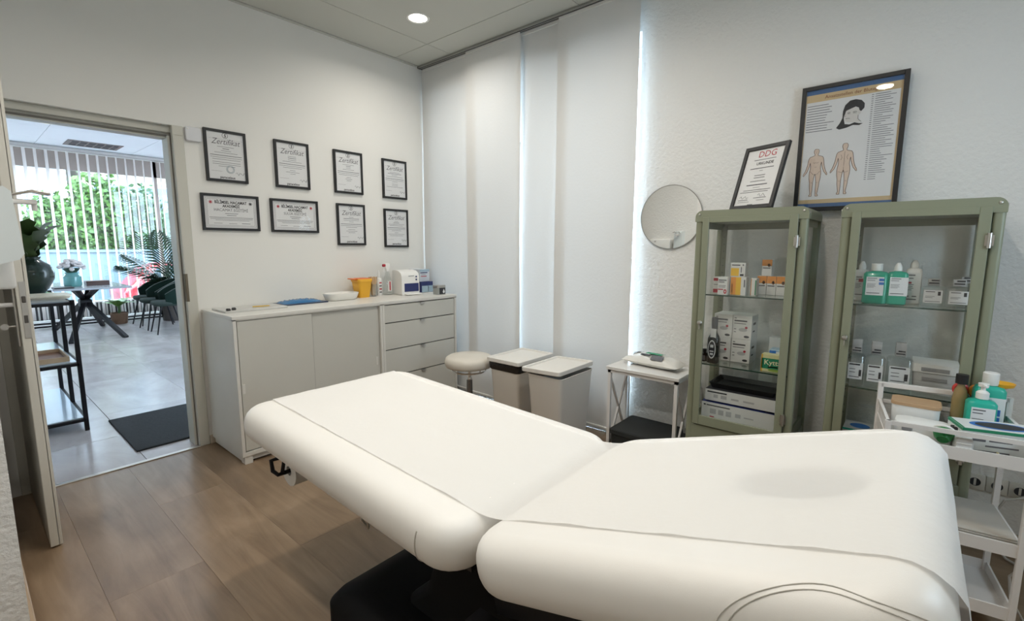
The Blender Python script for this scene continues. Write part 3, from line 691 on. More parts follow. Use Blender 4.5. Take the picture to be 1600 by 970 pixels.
t = thing('spray_bottle', 'clear spray bottle with white trigger head and red label', 'bottle', (-.545, -.12, SH))
b_ = part(t, 'body', MB().rr([(0, .075, .06, .02), (.004, .08, .064, .022), (.10, .078, .06, .022), (.17, .04, .04, .018), (.20, .028, .028, .013)], seg=5), M_CLEAR)
part(b_, 'label', MB().b2((-.018, -.034, .035), (.016, -.030, .12)), M_WHITE, None); part(b_, 'print', MB().b2((-.006, -.0355, .04), (.006, -.0335, .115)), M_RED, None)
part(t, 'trigger_head', MB().rr([(.20, .03, .03, .014), (.215, .032, .03, .013), (.235, .05, .026, .01), (.262, .045, .022, .01), (.268, .03, .015, .006)], seg=4), M_WHITE)
part(t, 'trigger', MB().tube([(-.02, 0, .24), (-.035, 0, .225), (-.038, 0, .20)], .005, 6), M_WHITE); part(t, 'nozzle', MB().cyl((-.022, 0, .25), (-.042, 0, .25), .012, .012, 12), M_RED)
t = thing('swab_dispenser', 'white rounded dispenser with a navy window on the worktop', 'dispenser', (-.425, -.215, SH), (0, 0, R(-6)))
pr = [(-.075, .012), (-.075, .16), (-.062, .185), (-.03, .203), (.03, .212), (.075, .205), (.075, .012)]
part(t, 'housing', MB().prism([(y_, z_) for y_, z_ in pr], -.085, .085, Matrix(((0, 0, 1, 0), (1, 0, 0, 0), (0, 1, 0, 0), (0, 0, 0, 1)))), M_WHITE, 40)
part(t, 'window', MB().b2((-.06, -.078, .03), (.078, -.074, .10), .001), M_NAVY)
part(t, 'tray', MB().b2((-.06, -.115, .004), (.08, -.07, .014), .002), M_WHITE); part(t, 'base', MB().b2((-.08, -.072, 0), (.08, .072, .013), .002), M_WHITE)
for z in (.13, .155): part(t, 'button', MB().cyl((.055, -.0745, z), (.055, -.080, z), .007, n=12), M_NAVY)
part(t, 'print', MB().b2((-.02, -.0765, .16), (.035, -.0745, .164)), M_GREYINK, None)

def carton(name, label, loc, size, m, prints=(), rz=0, cat='box', group=None, rx=0):
    dx, dy, dz = size; t = thing(name, label, cat, loc, (0, rx, rz), group)
    b = part(t, 'body', MB().b2((-dx / 2, -dy / 2, 0), (dx / 2, dy / 2, dz), .0012), m, None)
    for pr_ in prints:
        q, face, kind, *a = pr_; mm = MB(); e = .0006
        if face == 'f': M = Matrix(((0, 0, -1, -dx / 2), (-1, 0, 0, dy / 2), (0, 1, 0, 0), (0, 0, 0, 1))); U, V = dy, dz
        elif face == 'l': M = Matrix(((-1, 0, 0, dx / 2), (0, 0, 1, dy / 2), (0, 1, 0, 0), (0, 0, 0, 1))); U, V = dx, dz
        elif face == 't': M = Matrix(((0, 1, 0, -dx / 2), (-1, 0, 0, dy / 2), (0, 0, 1, dz), (0, 0, 0, 1))); U, V = dy, dx
        elif face == 's': M = Matrix(((1, 0, 0, -dx / 2), (0, 0, -1, -dy / 2), (0, 1, 0, 0), (0, 0, 0, 1))); U, V = dx, dz
        if kind == 'r':
            for k in range(0, len(a), 4): mm.add([(a[k] * U, a[k + 1] * V, e), (a[k + 2] * U, a[k + 1] * V, e), (a[k + 2] * U, a[k + 3] * V, e), (a[k] * U, a[k + 3] * V, e)], [(0, 1, 2, 3)], M)
        elif kind == 'o':
            mm.add([((a[0] + a[2] * math.cos(2 * PI * i / 32)) * U, (a[1] + a[3] * math.sin(2 * PI * i / 32)) * V, e + (a[4] if len(a) > 4 else 0)) for i in range(32)], [tuple(range(32))], M)
        else: mm.text(kind, a[0] * U, a[1] * V, a[2], e + .0003, *(a[3:] or ['LEFT']), bold=.012, M=M)
        part(b, 'print', mm, q, None)
    return t
FR = lambda *r: ('f', 'r', *r)
carton('supply_box', 'blue and white supply box standing behind the dispenser', (-.17, -.075, SH + .095), (.11, .16, .11), mat('pale box card', (.62, .66, .72), .5), [(M_LBLUE, 's', 'r', 0, .8, 1, 1), (M_NAVY, 's', 'r', .05, .68, .8, .76), (M_RED, 's', 'r', .1, .40, .7, .46), (M_GREYINK, 's', 'r', .1, .55, .6, .58)])
carton('dark_box', 'dark navy box under the blue and white supply box', (-.17, -.10, SH), (.13, .18, .095), M_NAVY, [(M_LBLUE, 's', 'r', .02, .02, .98, .62), (M_PAPER, 's', 'r', .55, .1, .6, .55), ])
t = thing('salve_tin', 'small square black-labelled tin at the worktop corner', 'tin', (-.235, -.425, SH))
b_ = part(t, 'body', MB().rr([(0, .085, .075, .012), (.065, .085, .075, .012)], seg=4), mat('grey green tin', (.30, .32, .31), .4))
part(t, 'lid', MB().rr([(.06, .089, .079, .013), (.078, .089, .079, .013), (.08, .084, .074, .012)], seg=4), M_STEEL)
part(b_, 'label', MB().b2((-.03, -.0385, .005), (.036, -.0375, .058)), M_INK, None)
part(b_, 'drop_mark', MB().poly([(.018 + .012 * math.sin(a) * (1 if math.cos(a) < .2 else .75 - .6 * math.cos(a)), .028 - .016 * -math.cos(a) * (1 if math.cos(a) < 0 else 1.4)) for a in [2 * PI * i / 20 for i in range(20)]], .0388, Matrix(((1, 0, 0, 0), (0, 0, -1, 0), (0, 1, 0, 0), (0, 0, 0, 1)))), M_PAPER, None)

# ------------------------------------------------------------------ wall box and certificates
t = thing('wall_box', 'small white rounded alarm box on the wall beside the door frame', 'sensor', (-1.876, 0, 2.02), (PI / 2, 0, 0))
part(t, 'housing', MB().rr([(0, .088, .088, .014), (.018, .088, .088, .014), (.023, .08, .08, .012)], seg=4), mat('grey white plastic', (.66, .67, .70), .4)); part(t, 'lamp', MB().lathe([(.005, .022), (.004, .026), (0, .027)], (-.03, .03, 0), 10), M_WHITE)

WALLROT = (PI / 2, 0, 0)
def frame(name, label, loc, rot, w_, h_, fw, group, depth=.018, cat='picture frame', fm=None):
    t = thing(name, label, cat, loc, rot, group); m_ = MB()
    m_.b2((-w_ / 2, -h_ / 2, 0), (-w_ / 2 + fw, h_ / 2, depth), .001).b2((w_ / 2 - fw, -h_ / 2, 0), (w_ / 2, h_ / 2, depth), .001)
    m_.b2((-w_ / 2 + fw, h_ / 2 - fw, 0), (w_ / 2 - fw, h_ / 2, depth), .001).b2((-w_ / 2 + fw, -h_ / 2, 0), (w_ / 2 - fw, -h_ / 2 + fw, depth), .001)
    part(t, 'frame', m_, fm or M_BLACK, None)
    s = part(t, 'sheet', MB().b2((-w_ / 2 + fw, -h_ / 2 + fw, .004), (w_ / 2 - fw, h_ / 2 - fw, depth - .008)), M_PAPER, None)
    part(t, 'glazing', MB().b2((-w_ / 2 + fw, -h_ / 2 + fw, depth - .004), (w_ / 2 - fw, h_ / 2 - fw, depth - .0035)), thin_glass('frame glazing', (.99, .99, .99), .012) if fw < .0195 else thin_glass('poster glazing', (.98, .98, .98), .05), None)
    return t, s, depth - .0075
def lines(m_, rows, z):
    for x0, x1, y, h in rows: m_.quad(x0, y, x1, y + h, z)
    return m_
def zert(x, z, label, seal, seed):
    rn = random.Random(seed)
    t, s, e = frame('framed_certificate', label, (x, 0, z), WALLROT, .252, .330, .0165, 'framed certificates on the wall')
    e0 = e
    part(s, 'title_lettering', MB().text('Zertifikat', 0, .075, .052, e, 'CENTER', .35, .0, .86), M_GREYINK, None)
    em = MB()
    for i in range(24):
        a, b = 2 * PI * i / 24, 2 * PI * (i + 1) / 24
        em.add([(.018 * math.cos(a), .132 + .018 * math.sin(a), e), (.018 * math.cos(b), .132 + .018 * math.sin(b), e), (.0155 * math.cos(b), .132 + .0155 * math.sin(b), e), (.0155 * math.cos(a), .132 + .0155 * math.sin(a), e)], [(0, 1, 2, 3)])
    em.text('S', 0, .122, .028, e, 'CENTER', .1, .03)
    part(s, 'emblem', em, M_INK, None)
    m_ = MB(); y = .058
    for k in range(10):
        ww = rn.choice((.03, .05, .07, .085, .02)); ww = .095 if k in (4, 5) else ww
        lines(m_, [(-ww, ww, y, .0022 if k not in (1, 4) else .0035)], e); y -= .0125 if k not in (3, 6) else .018
    lines(m_, [(-.095, -.03, -.098, .0012), (-.1, .105, .107, .0008)], e)
    part(s, 'body_print', m_, M_GREYINK, None)
    part(s, 'foot_lettering', MB().text('paracelsus', 0, -.142, .022, e, 'CENTER', 0, .02), M_INK, None)
    sg = MB().tube([(.05 + .009 * i, -.105 + .01 * math.sin(i * 2.3), e) for i in range(7)], .0011, 4)
    part(s, 'signature', sg, M_INK, None)
    if seal:
        sm = MB()
        for r_ in (.024, .018): sm.tube([(.02 + r_ * math.cos(a), -.082 + r_ * math.sin(a), e) for a in [2 * PI * i / 20 for i in range(20)]], .0014, 4, True)
        part(s, 'stamp', sm, mat('blue grey stamp ink', (.30, .38, .42), .7), None)
zert(-1.693, 1.911, 'portrait Zertifikat with round blue stamp, next to the door frame', True, 1)
zert(-1.255, 1.911, 'portrait Zertifikat in the top row, second from the door', False, 2)
zert(-.803, 1.910, 'portrait Zertifikat in the top row, third from the door', False, 3)
zert(-.359, 1.902, 'portrait Zertifikat in the top row, nearest the curtain', False, 4)
zert(-.796, 1.499, 'portrait Zertifikat in the lower row, left of two', False, 5)
zert(-.356, 1.483, 'portrait Zertifikat in the lower row, nearest the curtain', False, 6)
def academy(x, z, label, course, redright):
    t, s, e = frame('framed_diploma', label, (x, 0, z), WALLROT, .354, .237, .0165, 'framed academy diplomas on the wall')
    b_ = MB()
    for k, (a, b) in enumerate(((.160, .1015), (.150, .0915), (.142, .0835))):
        for q in (lambda u, v: (u, v),):
            b_.quad(-a, b, a, b + (.006 if k == 0 else .002), e).quad(-a, -b - (.006 if k == 0 else .002), a, -b, e).quad(-a - (.006 if k == 0 else .002), -b, -a, b, e).quad(a, -b, a + (.006 if k == 0 else .002), b, e)
    part(s, 'ornamental_border', b_, mat('grey ornament ink', (.33, .33, .34), .7), None)
    part(s, 'academy_lettering', MB().text('BİLİMSEL HACAMAT', 0, .058, .026, e, 'CENTER', 0, .03, .82).text('AKADEMİSİ', 0, .034, .024, e, 'CENTER', 0, .03, .82), M_INK, None)
    part(s, 'course_lettering', MB().text(course, 0, .008, .026, e, 'CENTER', 0, 0, .9), M_GREYINK, None)
    m_ = MB(); lines(m_, [(-.04, .04, -.008, .003), (-.03, .03, -.02, .003), (-.135, .135, -.034, .0025), (-.13, .13, -.043, .002), (-.1, .11, -.052, .002), (-.11, -.06, -.072, .002), (-.02, .03, -.074, .002), (.06, .115, -.072, .003)], e)
    part(s, 'body_print', m_, M_GREYINK, None)
    for sx, mm in ((-1, M_RED), (1, M_RED if redright else M_INK)):
        st = MB()
        for i in range(8):
            a = i * PI / 4; st.add([(sx * .122 + .0155 * math.cos(a), .064 + .0155 * math.sin(a), e), (sx * .122 + .006 * math.cos(a + .39), .064 + .006 * math.sin(a + .39), e), (sx * .122, .064, e), (sx * .122 + .006 * math.cos(a - .39), .064 + .006 * math.sin(a - .39), e)], [(0, 1, 2, 3)])
        part(s, 'star_mark', st, mm, None)
academy(-1.687, 1.547, 'landscape diploma reading HACAMAT EĞİTİMİ, beside the door frame', 'HACAMAT EĞİTİMİ', False)
academy(-1.255, 1.545, 'landscape diploma reading SÜLÜK EĞİTİMİ, between other certificates', 'SÜLÜK EĞİTİMİ', True)

# ------------------------------------------------------------------ panel curtains
rl = thing('curtain_rail', 'slim aluminium curtain track along the ceiling edge', 'curtain rail', (-.055, -1.08, CZ))
part(rl, 'track', MB().b2((-.035, -1.10, -.018), (.035, 1.05, -.002), .001), mat('grey aluminium', (.42, .42, .40), .35, .8))
part(rl, 'groove', MB().b2((-.026, -1.101, -.0195), (-.020, 1.049, -.0175)).b2((-.003, -1.101, -.0195), (.003, 1.049, -.0175)).b2((.020, -1.101, -.0195), (.026, 1.049, -.0175)), M_INK, None)
part(rl, 'end_cap', MB().b2((-.036, 1.048, -.02), (.036, 1.056, 0), .001).b2((-.036, -1.106, -.02), (.036, -1.098, 0), .001), M_BLACK, None)
def curtain(y0, y1, x, label, seed, z0=.05, edge=0):
    rn = random.Random(seed); t = thing('panel_curtain', label, 'curtain', (x, (y0 + y1) / 2, 0), group='white sliding panel curtains')
    hw = (y0 - y1) / 2; nu, nv = 14, 26; vs_ = []; ph = rn.uniform(0, 6)
    for j in range(nv + 1):
        for i in range(nu + 1):
            u, v = i / nu * 2 - 1, j / nv; z = z0 + (2.875 - z0) * v
            dx = .010 * (1 - v) ** .5 * math.sin(2.2 * u + ph + 1.5 * v) * (1 - v * .6) + .003 * math.sin(6 * u + 9 * v + ph)
            if v > .97: dx = 0
            dy = edge * .028 * max(0, u) ** 3 * math.sin(PI * min(1, (1 - v) * 1.15)) ** 2
            vs_.append((dx, -u * -hw - dy, z))
    p_ = part(t, 'fabric', MB().add(vs_, [(j * (nu + 1) + i, j * (nu + 1) + i + 1, (j + 1) * (nu + 1) + i + 1, (j + 1) * (nu + 1) + i) for j in range(nv) for i in range(nu)]), M_CURT, 80)
    part(t, 'weight_bar', MB().b2((-.008, -hw + .005, z0 - .004), (.008, hw - .005, z0 + .012), .003), M_WHITE); part(t, 'carrier', MB().b2((-.004, -hw + .01, 2.868), (.004, hw - .01, 2.89)), M_WHITE)
curtain(-.012, -.715, -.036, 'white panel curtain in the room corner above the drawers', 1)
curtain(-.60, -1.185, -.064, 'white panel curtain behind the round stool', 2)
curtain(-1.15, -1.60, -.036, 'white panel curtain between stool and waste bins, curled at its edge', 3, edge=1)
curtain(-1.515, -2.131, -.064, 'white panel curtain nearest the round mirror', 4)

# ------------------------------------------------------------------ mirror on the right wall
t = thing('round_mirror', 'round frameless mirror on the woodchip wall', 'mirror', (-.001, -2.352, 1.508), (PI / 2, 0, -PI / 2))
part(t, 'glass', MB().lathe([(.192, .004), (.195, .006), (.1935, .0085)], n=72), M_MIRROR, None)
part(t, 'edge', MB().lathe([(.1955, .002), (.1975, .002), (.1975, .0088), (.1955, .0088)], n=72, cap=False), M_STEEL)
part(t, 'backing', MB().lathe([(0, 0), (.15, 0), (.15, .004), (0, .004)], n=32), M_INK)

# ------------------------------------------------------------------ dispensers on the left wall
t = thing('soap_dispenser', 'white elbow-lever soap dispenser at the left edge', 'dispenser', (-2.897, -1.32, 1.27))
part(t, 'housing', MB().prism([(0, .01), (.055, 0), (.095, .012), (.108, .03), (.096, .225), (.08, .24), (0, .24)], -.045, .045, Matrix(((1, 0, 0, 0), (0, 0, -1, 0), (0, 1, 0, 0), (0, 0, 0, 1)))), mat('bluish white plastic', (.62, .67, .68), .35), 30)
part(t, 'pump_head', MB().b2((.06, -.018, .19), (.155, .018, .205), .004, 2).cyl((.148, 0, .17), (.148, 0, .2), .007), M_WHITEM)
part(t, 'elbow_lever', MB().tube([(.09, -.02, .215), (.13, -.025, .228), (.145, -.03, .233), (.185, -.03, .226), (.188, 0, .225), (.185, .03, .226), (.145, .03, .233), (.13, .025, .228), (.09, .02, .215)], .0035, 8), M_STEEL)
t = thing('towel_dispenser', 'white paper towel box on the left wall, seen in the mirror', 'dispenser', (-2.897, -1.09, 1.18))
part(t, 'housing', MB().b2((0, -.13, 0), (.09, .13, .24), .012, 3), M_WHITE); part(t, 'slot', MB().b2((.03, -.10, -.002), (.06, .10, .003)), M_INK, None)
part(t, 'lock', MB().cyl((.09, .06, .21), (.092, .06, .21), .01, n=12), M_STEEL)

# ------------------------------------------------------------------ stool, bins, side table
t = thing('rolling_stool', 'round cream rolling stool in front of the curtain', 'stool', (-.50, -1.055, 0))
part(t, 'seat', MB().lathe([(.0, .432), (.15, .432), (.172, .438), (.182, .455), (.184, .48), (.176, .503), (.155, .516), (.08, .521), (0, .522)], n=44), M_STOOL, 60)
part(t, 'ring', MB().tube([(.125 * math.cos(2 * PI * i / 32), .125 * math.sin(2 * PI * i / 32), .405) for i in range(32)], .006, 8, True), M_CHROME)
for a in (.4, 2.5, 4.6): part(t, 'ring_strut', MB().tube([(.125 * math.cos(a), .125 * math.sin(a), .405), (.13 * math.cos(a), .13 * math.sin(a), .435)], .005, 6), M_CHROME)
part(t, 'gas_lift', MB().cyl((0, 0, .30), (0, 0, .435), .014).cyl((0, 0, .33), (0, 0, .345), .022), M_CHROME); part(t, 'lift_sleeve', MB().cyl((0, 0, .09), (0, 0, .335), .025, .022), mat('dark chrome', (.25, .25, .26), .25, 1.))
for i in range(5):
    a = 2 * PI * i / 5; l_ = part(t, 'base_arm', MB().bar((0, 0, .10), (.21 * math.cos(a), .21 * math.sin(a), .07), .03, .02), M_CHROME)
    part(l_, 'caster', MB().cyl((.20 * math.cos(a) - .012, .20 * math.sin(a), .025), (.20 * math.cos(a) + .012, .20 * math.sin(a), .025), .025, n=14).cyl((.20 * math.cos(a), .20 * math.sin(a), .03), (.20 * math.cos(a), .20 * math.sin(a), .07), .006), M_BLACK)

def bin_(x, y, label, bag, tilt):
    t = thing('waste_bin', label, 'waste bin', (x, y, 0), group='rectangular waste bins')
    part(t, 'body', MB().rr([(0, .31, .21, .02), (.005, .315, .215, .022), (.50, .375, .265, .025), (.515, .385, .275, .025), (.515, .372, .262, .022), (.05, .30, .20, .02)], seg=5), M_BIN, 40)
    if bag:
        part(t, 'bin_liner', MB().rr([(.462, .376, .268, .028), (.47, .388, .280, .03), (.50, .395, .288, .03), (.518, .395, .288, .03), (.52, .37, .26, .03)], seg=5, cap0=False), M_BAG, 50, 'black bin bag folded over the rim')
    lid = MB().rr([(.518, .40, .292, .018), (.522, .41, .302, .02), (.545, .41, .302, .02), (.548, .404, .296, .018), (.548, .372, .264, .014), (.537, .366, .258, .014)], seg=5)
    l_ = part(t, 'lid', lid, M_BIN, 40)
    if tilt: l_.rotation_euler = (R(-2.2), 0, 0); l_.location = (0, 0, .012)
bin_(-.335, -1.415, 'cream waste bin with black liner showing, next to the stool', True, False)
bin_(-.412, -1.82, 'cream waste bin with slightly raised lid, nearest the white side table', False, True)

t = thing('side_table', 'small white side table with crossed side braces by the mirror', 'table', (-.165, -2.335, 0))
part(t, 'table_top', MB().b2((-.15, -.235, .555), (.145, .235, .575), .002), mat('white gloss top', (.72, .71, .69), .25))
part(t, 'apron', MB().b2((-.14, -.225, .535), (.135, -.205, .555)).b2((-.14, .205, .535), (.135, .225, .555)).b2((-.14, -.225, .535), (-.12, .225, .555)).b2((.115, -.225, .535), (.135, .225, .555)), M_WHITEM, None)
for x in (-.13, .125):
    for y in (-.215, .215): part(t, 'leg', MB().b2((x - .01, y - .01, 0), (x + .01, y + .01, .536)), M_WHITEM, None)
for y in (-.215, .215):
    part(t, 'brace', MB().bar((-.13, y, .03), (.125, y, .52), .012, .012), M_WHITEM, None); part(t, 'brace', MB().bar((-.13, y, .52), (.125, y, .03), .012, .012), M_WHITEM, None)
t = thing('storage_box', 'black storage box on the floor under the white side table', 'box', (-.20, -2.38, 0))
part(t, 'body', MB().rr([(0, .29, .42, .02), (.165, .31, .44, .02)], seg=3), mat('charcoal fabric', (.018, .02, .019), .9)); part(t, 'lid', MB().rr([(.16, .32, .45, .02), (.185, .32, .45, .02), (.19, .31, .44, .02)], seg=3), MATS['charcoal fabric'])
t = thing('wipes_pack', 'soft white wipes pack with green label on the side table', 'packet', (-.13, -2.335, .575), (0, 0, R(-6)))
vs_ = []; nu, nv = 22, 12; rnd = random.Random(5)
for s in (1, -1):
    for j in range(nv + 1):
        for i in range(nu + 1):
            u, v = i / nu * 2 - 1, j / nv * 2 - 1
            hgt = max(0, (1 - abs(u) ** 3.2) * (1 - abs(v) ** 2.6)) ** .6
            z = .028 + (s * (.044 if s > 0 else .026)) * hgt * (1 + (.12 * math.sin(9 * u + 4 * v) + .1 * rnd.uniform(-1, 1) if s > 0 else 0))
            vs_.append((v * .075, -u * .19, z))
fs_ = [tuple(o + k for k in ((j * (nu + 1) + i), (j * (nu + 1) + i + 1), ((j + 1) * (nu + 1) + i + 1), ((j + 1) * (nu + 1) + i))) for o in (0, (nu + 1) * (nv + 1)) for j in range(nv) for i in range(nu)]
b_ = part(t, 'pouch', MB().add(vs_, fs_), mat('white film pack', (.72, .71, .67), .4), 60)
def patch(y0, y1, x0, x1, q, nm='print'):
    m_ = MB(); n_ = 8; v_ = []
    for j in range(n_ + 1):
        for i in range(n_ + 1):
            y = y0 + (y1 - y0) * i / n_; x = x0 + (x1 - x0) * j / n_; u, v = -y / .19, x / .075
            v_.append((x, y, .0305 + .0465 * max(0, (1 - abs(u) ** 3.2) * (1 - abs(v) ** 2.6)) ** .6 * 1.12))
    part(b_, nm, m_.add(v_, [(j * (n_ + 1) + i, j * (n_ + 1) + i + 1, (j + 1) * (n_ + 1) + i + 1, (j + 1) * (n_ + 1) + i) for j in range(n_) for i in range(n_)]), q, None)
patch(.05, -.06, -.02, .045, M_GRN); patch(-.01, -.09, -.065, -.03, M_GREYINK); patch(.16, .09, -.01, .04, M_GREYINK); patch(.07, .0, -.045, -.03, M_INK)
# ------------------------------------------------------------------ treatment couch
BX, VY, VZ = -1.94, -2.845, .700
A_FAR, A_NEAR = R(2.0), R(17.6)
couch = thing('treatment_couch', 'ivory padded treatment couch with raised head end and black base', 'couch', (BX, VY, 0))
def cushion(L, W_, T, b, hole, N=160, rc=.10, nv=15):
    # local: y from 0 (hinge) to L, top at z = 0
    out = rrect(W_, L, rc, 9); P = []
    per = [0]
    for i in range(len(out)):
        a, c = out[i], out[(i + 1) % len(out)]; per.append(per[-1] + math.hypot(c[0] - a[0], c[1] - a[1]))
    tot = per[-1]
    pts = []
    for k in range(N):
        s = tot * k / N; i = max(j for j in range(len(out)) if per[j] <= s); a, c = out[i], out[(i + 1) % len(out)]; q = (s - per[i]) / max(1e-9, per[i + 1] - per[i])
        pts.append(Vector((a[0] + (c[0] - a[0]) * q, a[1] + (c[1] - a[1]) * q)))
    nrm = []
    for k in range(N):
        d = pts[(k + 1) % N] - pts[k - 1]; nrm.append(Vector((d.y, -d.x)).normalized())
    def ring(v):
        n_ = 2.3; ins = b * (1 - (1 - abs(v) ** n_) ** (1 / n_)); z = -T / 2 + T / 2 * v
        return [(pts[k].x - nrm[k].x * ins, pts[k].y - nrm[k].y * ins + L / 2, z) for k in range(N)]
    vv = [math.sin(PI / 2 * (2 * j / (nv - 1) - 1)) for j in range(nv)]
    rings = [ring(v) for v in vv]
    def shrink(r, f, cy): return [(x * f, cy + (y - cy) * f, z) for x, y, z in r]
    m_ = MB()
    if hole is None:
        top = rings + [shrink(rings[-1], f, L / 2) for f in (.93, .8, .5, .2)]
        bot = [shrink(rings[0], f, L / 2) for f in (.2, .6)]
        m_.loft(bot + top)
    else:
        hx, hy, ha, hb = hole
        def ell(z, gx=1.): 
            r_ = []
            for k in range(N):
                a = math.atan2(rings[-1][k][1] - hy, rings[-1][k][0] - hx); r_.append((hx + ha * gx * math.cos(a), hy + hb * gx * math.sin(a), z))
            return r_
        def mix(r0, r1, f): return [tuple(p + (q - p) * f for p, q in zip(a, c)) for a, c in zip(r0, r1)]
        e0 = ell(0, 1.06); e1 = ell(-.008, 1.0); e2 = ell(-T + .008, 1.0); e3 = ell(-T, 1.06)
        rs = rings + [mix(rings[-1], e0, f) for f in (.25, .5, .75)] + [e0, e1, e2, e3]
        n = N; base = len(m_.v); m_.loft(rs, False, False)
        k = len(rs) - 1
        m_.f += [((k * n + i), (k * n + (i + 1) % n), (i + 1) % n, i) for i in range(n)]
    def surf(k, v, off=.0008):
        n_ = 2.3; ins = b * (1 - (1 - abs(v) ** n_) ** (1 / n_)) - off; k %= N
        return Vector((pts[k].x - nrm[k].x * ins, pts[k].y - nrm[k].y * ins + L / 2, -T / 2 + T / 2 * v))
    return m_, surf, pts, L
m_, surf, pts, L = cushion(1.185, .755, .128, .060, None)
far = part(couch, 'leg_cushion', m_, M_VINYL, 80); far.location = (0, 0, VZ); far.rotation_euler = (A_FAR, 0, 0)
ks = [k for k in range(160) if pts[k].x < -.37 and abs(pts[k].y + .592 - .11) < .02][:1]
if ks: part(far, 'seam', MB().tube([surf(ks[0], v, .0005) for v in [-.95 + .05 * i for i in range(30)]], .0018, 5), mat('seam thread', (.50, .48, .44), .7))
LN = .80
m_, surf, pts, L = cushion(LN, .755, .128, .060, (0, LN - .205, .075, .108))
near = part(couch, 'head_cushion', m_, M_VINYL, 80, 'raised head cushion with an oval face hole'); near.location = (0, 0, VZ); near.rotation_euler = (A_NEAR, 0, PI)
# after the half turn local +x points to world -x: left side of the picture is local +x
def surff(kf, v, off):
    k_ = math.floor(kf); q = kf - k_
    return surf(k_, v, off) * (1 - q) + surf(k_ + 1, v, off) * q
corner = min(range(160), key=lambda k: (pts[k].x - .3775) ** 2 + (pts[k].y - L / 2) ** 2)
for off, w_ in ((0, 1.0), (0, .90)):
    p_ = []
    for i in range(41):
        a = PI * i / 40; p_.append(surff(corner - 5 - 8 * w_ * math.cos(a), -.9 + 1.87 * (w_ ** .25) * math.sin(a) ** .6, .0006))
    sm = [p_[0]] + [(p_[i - 1] + p_[i] * 2 + p_[i + 1]) / 4 for i in range(1, 40)] + [p_[40]]
    part(near, 'seam', MB().tube(sm, .0009, 5), MATS['seam thread'])
part(couch, 'hole_shade_cap', MB().loft([[(.073 * math.cos(2 * PI * i / 40), -(LN - .205) * math.cos(A_NEAR) + .108 * math.sin(2 * PI * i / 40), VZ + (LN - .205) * math.sin(A_NEAR) - .165 - .03 * k) for i in range(40)] for k in (0, 1)], True, False), M_BLACK)  # black cap below the face hole, stands in for its dark inside

# frame, column and base of the couch
fr = MB(); fr.b2((-.17, -.02, VZ - .235), (-.13, .9, VZ - .185)).b2((.13, -.02, VZ - .235), (.17, .9, VZ - .185))
for y in (0., .45, .86): fr.b2((-.17, y, VZ - .234), (.17, y + .04, VZ - .186))
part(couch, 'under_frame', fr, M_BLACKM, None)
part(couch, 'head_frame', MB().bar((-.25, -.03, VZ - .20), (-.25, -.68, VZ - .20 + .205), .04, .04).bar((.25, -.03, VZ - .20), (.25, -.68, VZ - .20 + .205), .04, .04).b2((-.27, -.50, VZ - .15), (.27, -.46, VZ - .10)), M_BLACKM, None)
part(couch, 'backing_board', MB().b2((-.24, .08, VZ - .185), (.24, 1.02, VZ - .128)), M_BLACK, None)
part(couch, 'lift_column', MB().rr([(.24, .42, .75, .05), (.30, .36, .62, .05), (.47, .34, .50, .05)], (0, .05, 0), seg=4), M_BASE)
part(couch, 'base', MB().rr([(0, .62, 1.20, .05), (.015, .66, 1.24, .06), (.18, .66, 1.24, .06), (.215, .62, 1.18, .05), (.25, .50, 1.02, .05)], (0, .06, 0), seg=8), M_BASE, 30)
part(couch, 'side_loop', MB().tube([(-.285, .50, VZ - .15), (-.285, .50, VZ - .19), (-.295, .45, VZ - .19), (-.295, .45, VZ - .15)], .004, 6), M_STEEL)
lb = part(couch, 'type_label', MB().b2((-.322, -.135, .375), (-.32, -.035, .405)), M_PAPER, None)
part(couch, 'label_bracket', MB().b2((-.32, -.18, .36), (-.27, .02, .47)), M_BLACKM, None)
part(lb, 'print', MB().b2((-.3225, -.125, .381), (-.3219, -.1, .399)).b2((-.3225, -.09, .39), (-.3219, -.05, .395)), M_INK, None)

# paper roll hanging under the foot end
pr = thing('paper_roll', 'white paper roll hanging under the foot end of the couch', 'paper roll', (BX, -1.79, .475))
part(pr, 'roll', MB().lathe([(.018, -.25), (.058, -.25), (.058, .25), (.018, .25), (.018, -.25)], n=32, M=Matrix.Rotation(PI / 2, 4, 'Y'), cap=False), mat('white tissue roll', (.74, .73, .70), .8))
part(pr, 'rod', MB().cyl((-.27, 0, 0), (.27, 0, 0), .008), M_BLACKM)
for s in (-1, 1): part(pr, 'hook', MB().tube([(s * .265, 0, 0), (s * .29, 0, 0), (s * .30, .02, .012), (s * .30, .03, .05), (s * .27, .02, .055)], .008, 8).tube([(s * .275, 0, .0), (s * .275, -.02, .05), (s * .26, -.06, .085)], .007, 6), M_BLACKM)

# paper sheet over the couch
path = [(1.205, -.20), (1.207, -.12), (1.200, -.06), (1.175, -.018), (1.13, .002)]
def ft(s): return (s * math.cos(A_FAR), s * math.sin(A_FAR) + .0035)
def ntp(s): return (-s * math.cos(A_NEAR), s * math.sin(A_NEAR) + .0035)
pt = []
for s, z in path: pt.append((s * math.cos(A_FAR) + z * -math.sin(A_FAR), s * math.sin(A_FAR) + z + .0035))
pt += [ft(1.1 - .05 * i) for i in range(21)]
f0, n0 = Vector(ft(.10)), Vector(ntp(.10)); mid = Vector((0, -.012))
for i in range(1, 10):
    q = i / 10; pt.append(tuple(f0 * (1 - q) ** 2 + mid * 2 * q * (1 - q) + n0 * q * q))
pt += [ntp(.10 + .043 * i) for i in range(16)]
e = Vector(ntp(.745)); tx = Vector((-math.cos(A_NEAR), math.sin(A_NEAR))); dn = Vector((-math.sin(A_NEAR), -math.cos(A_NEAR)))
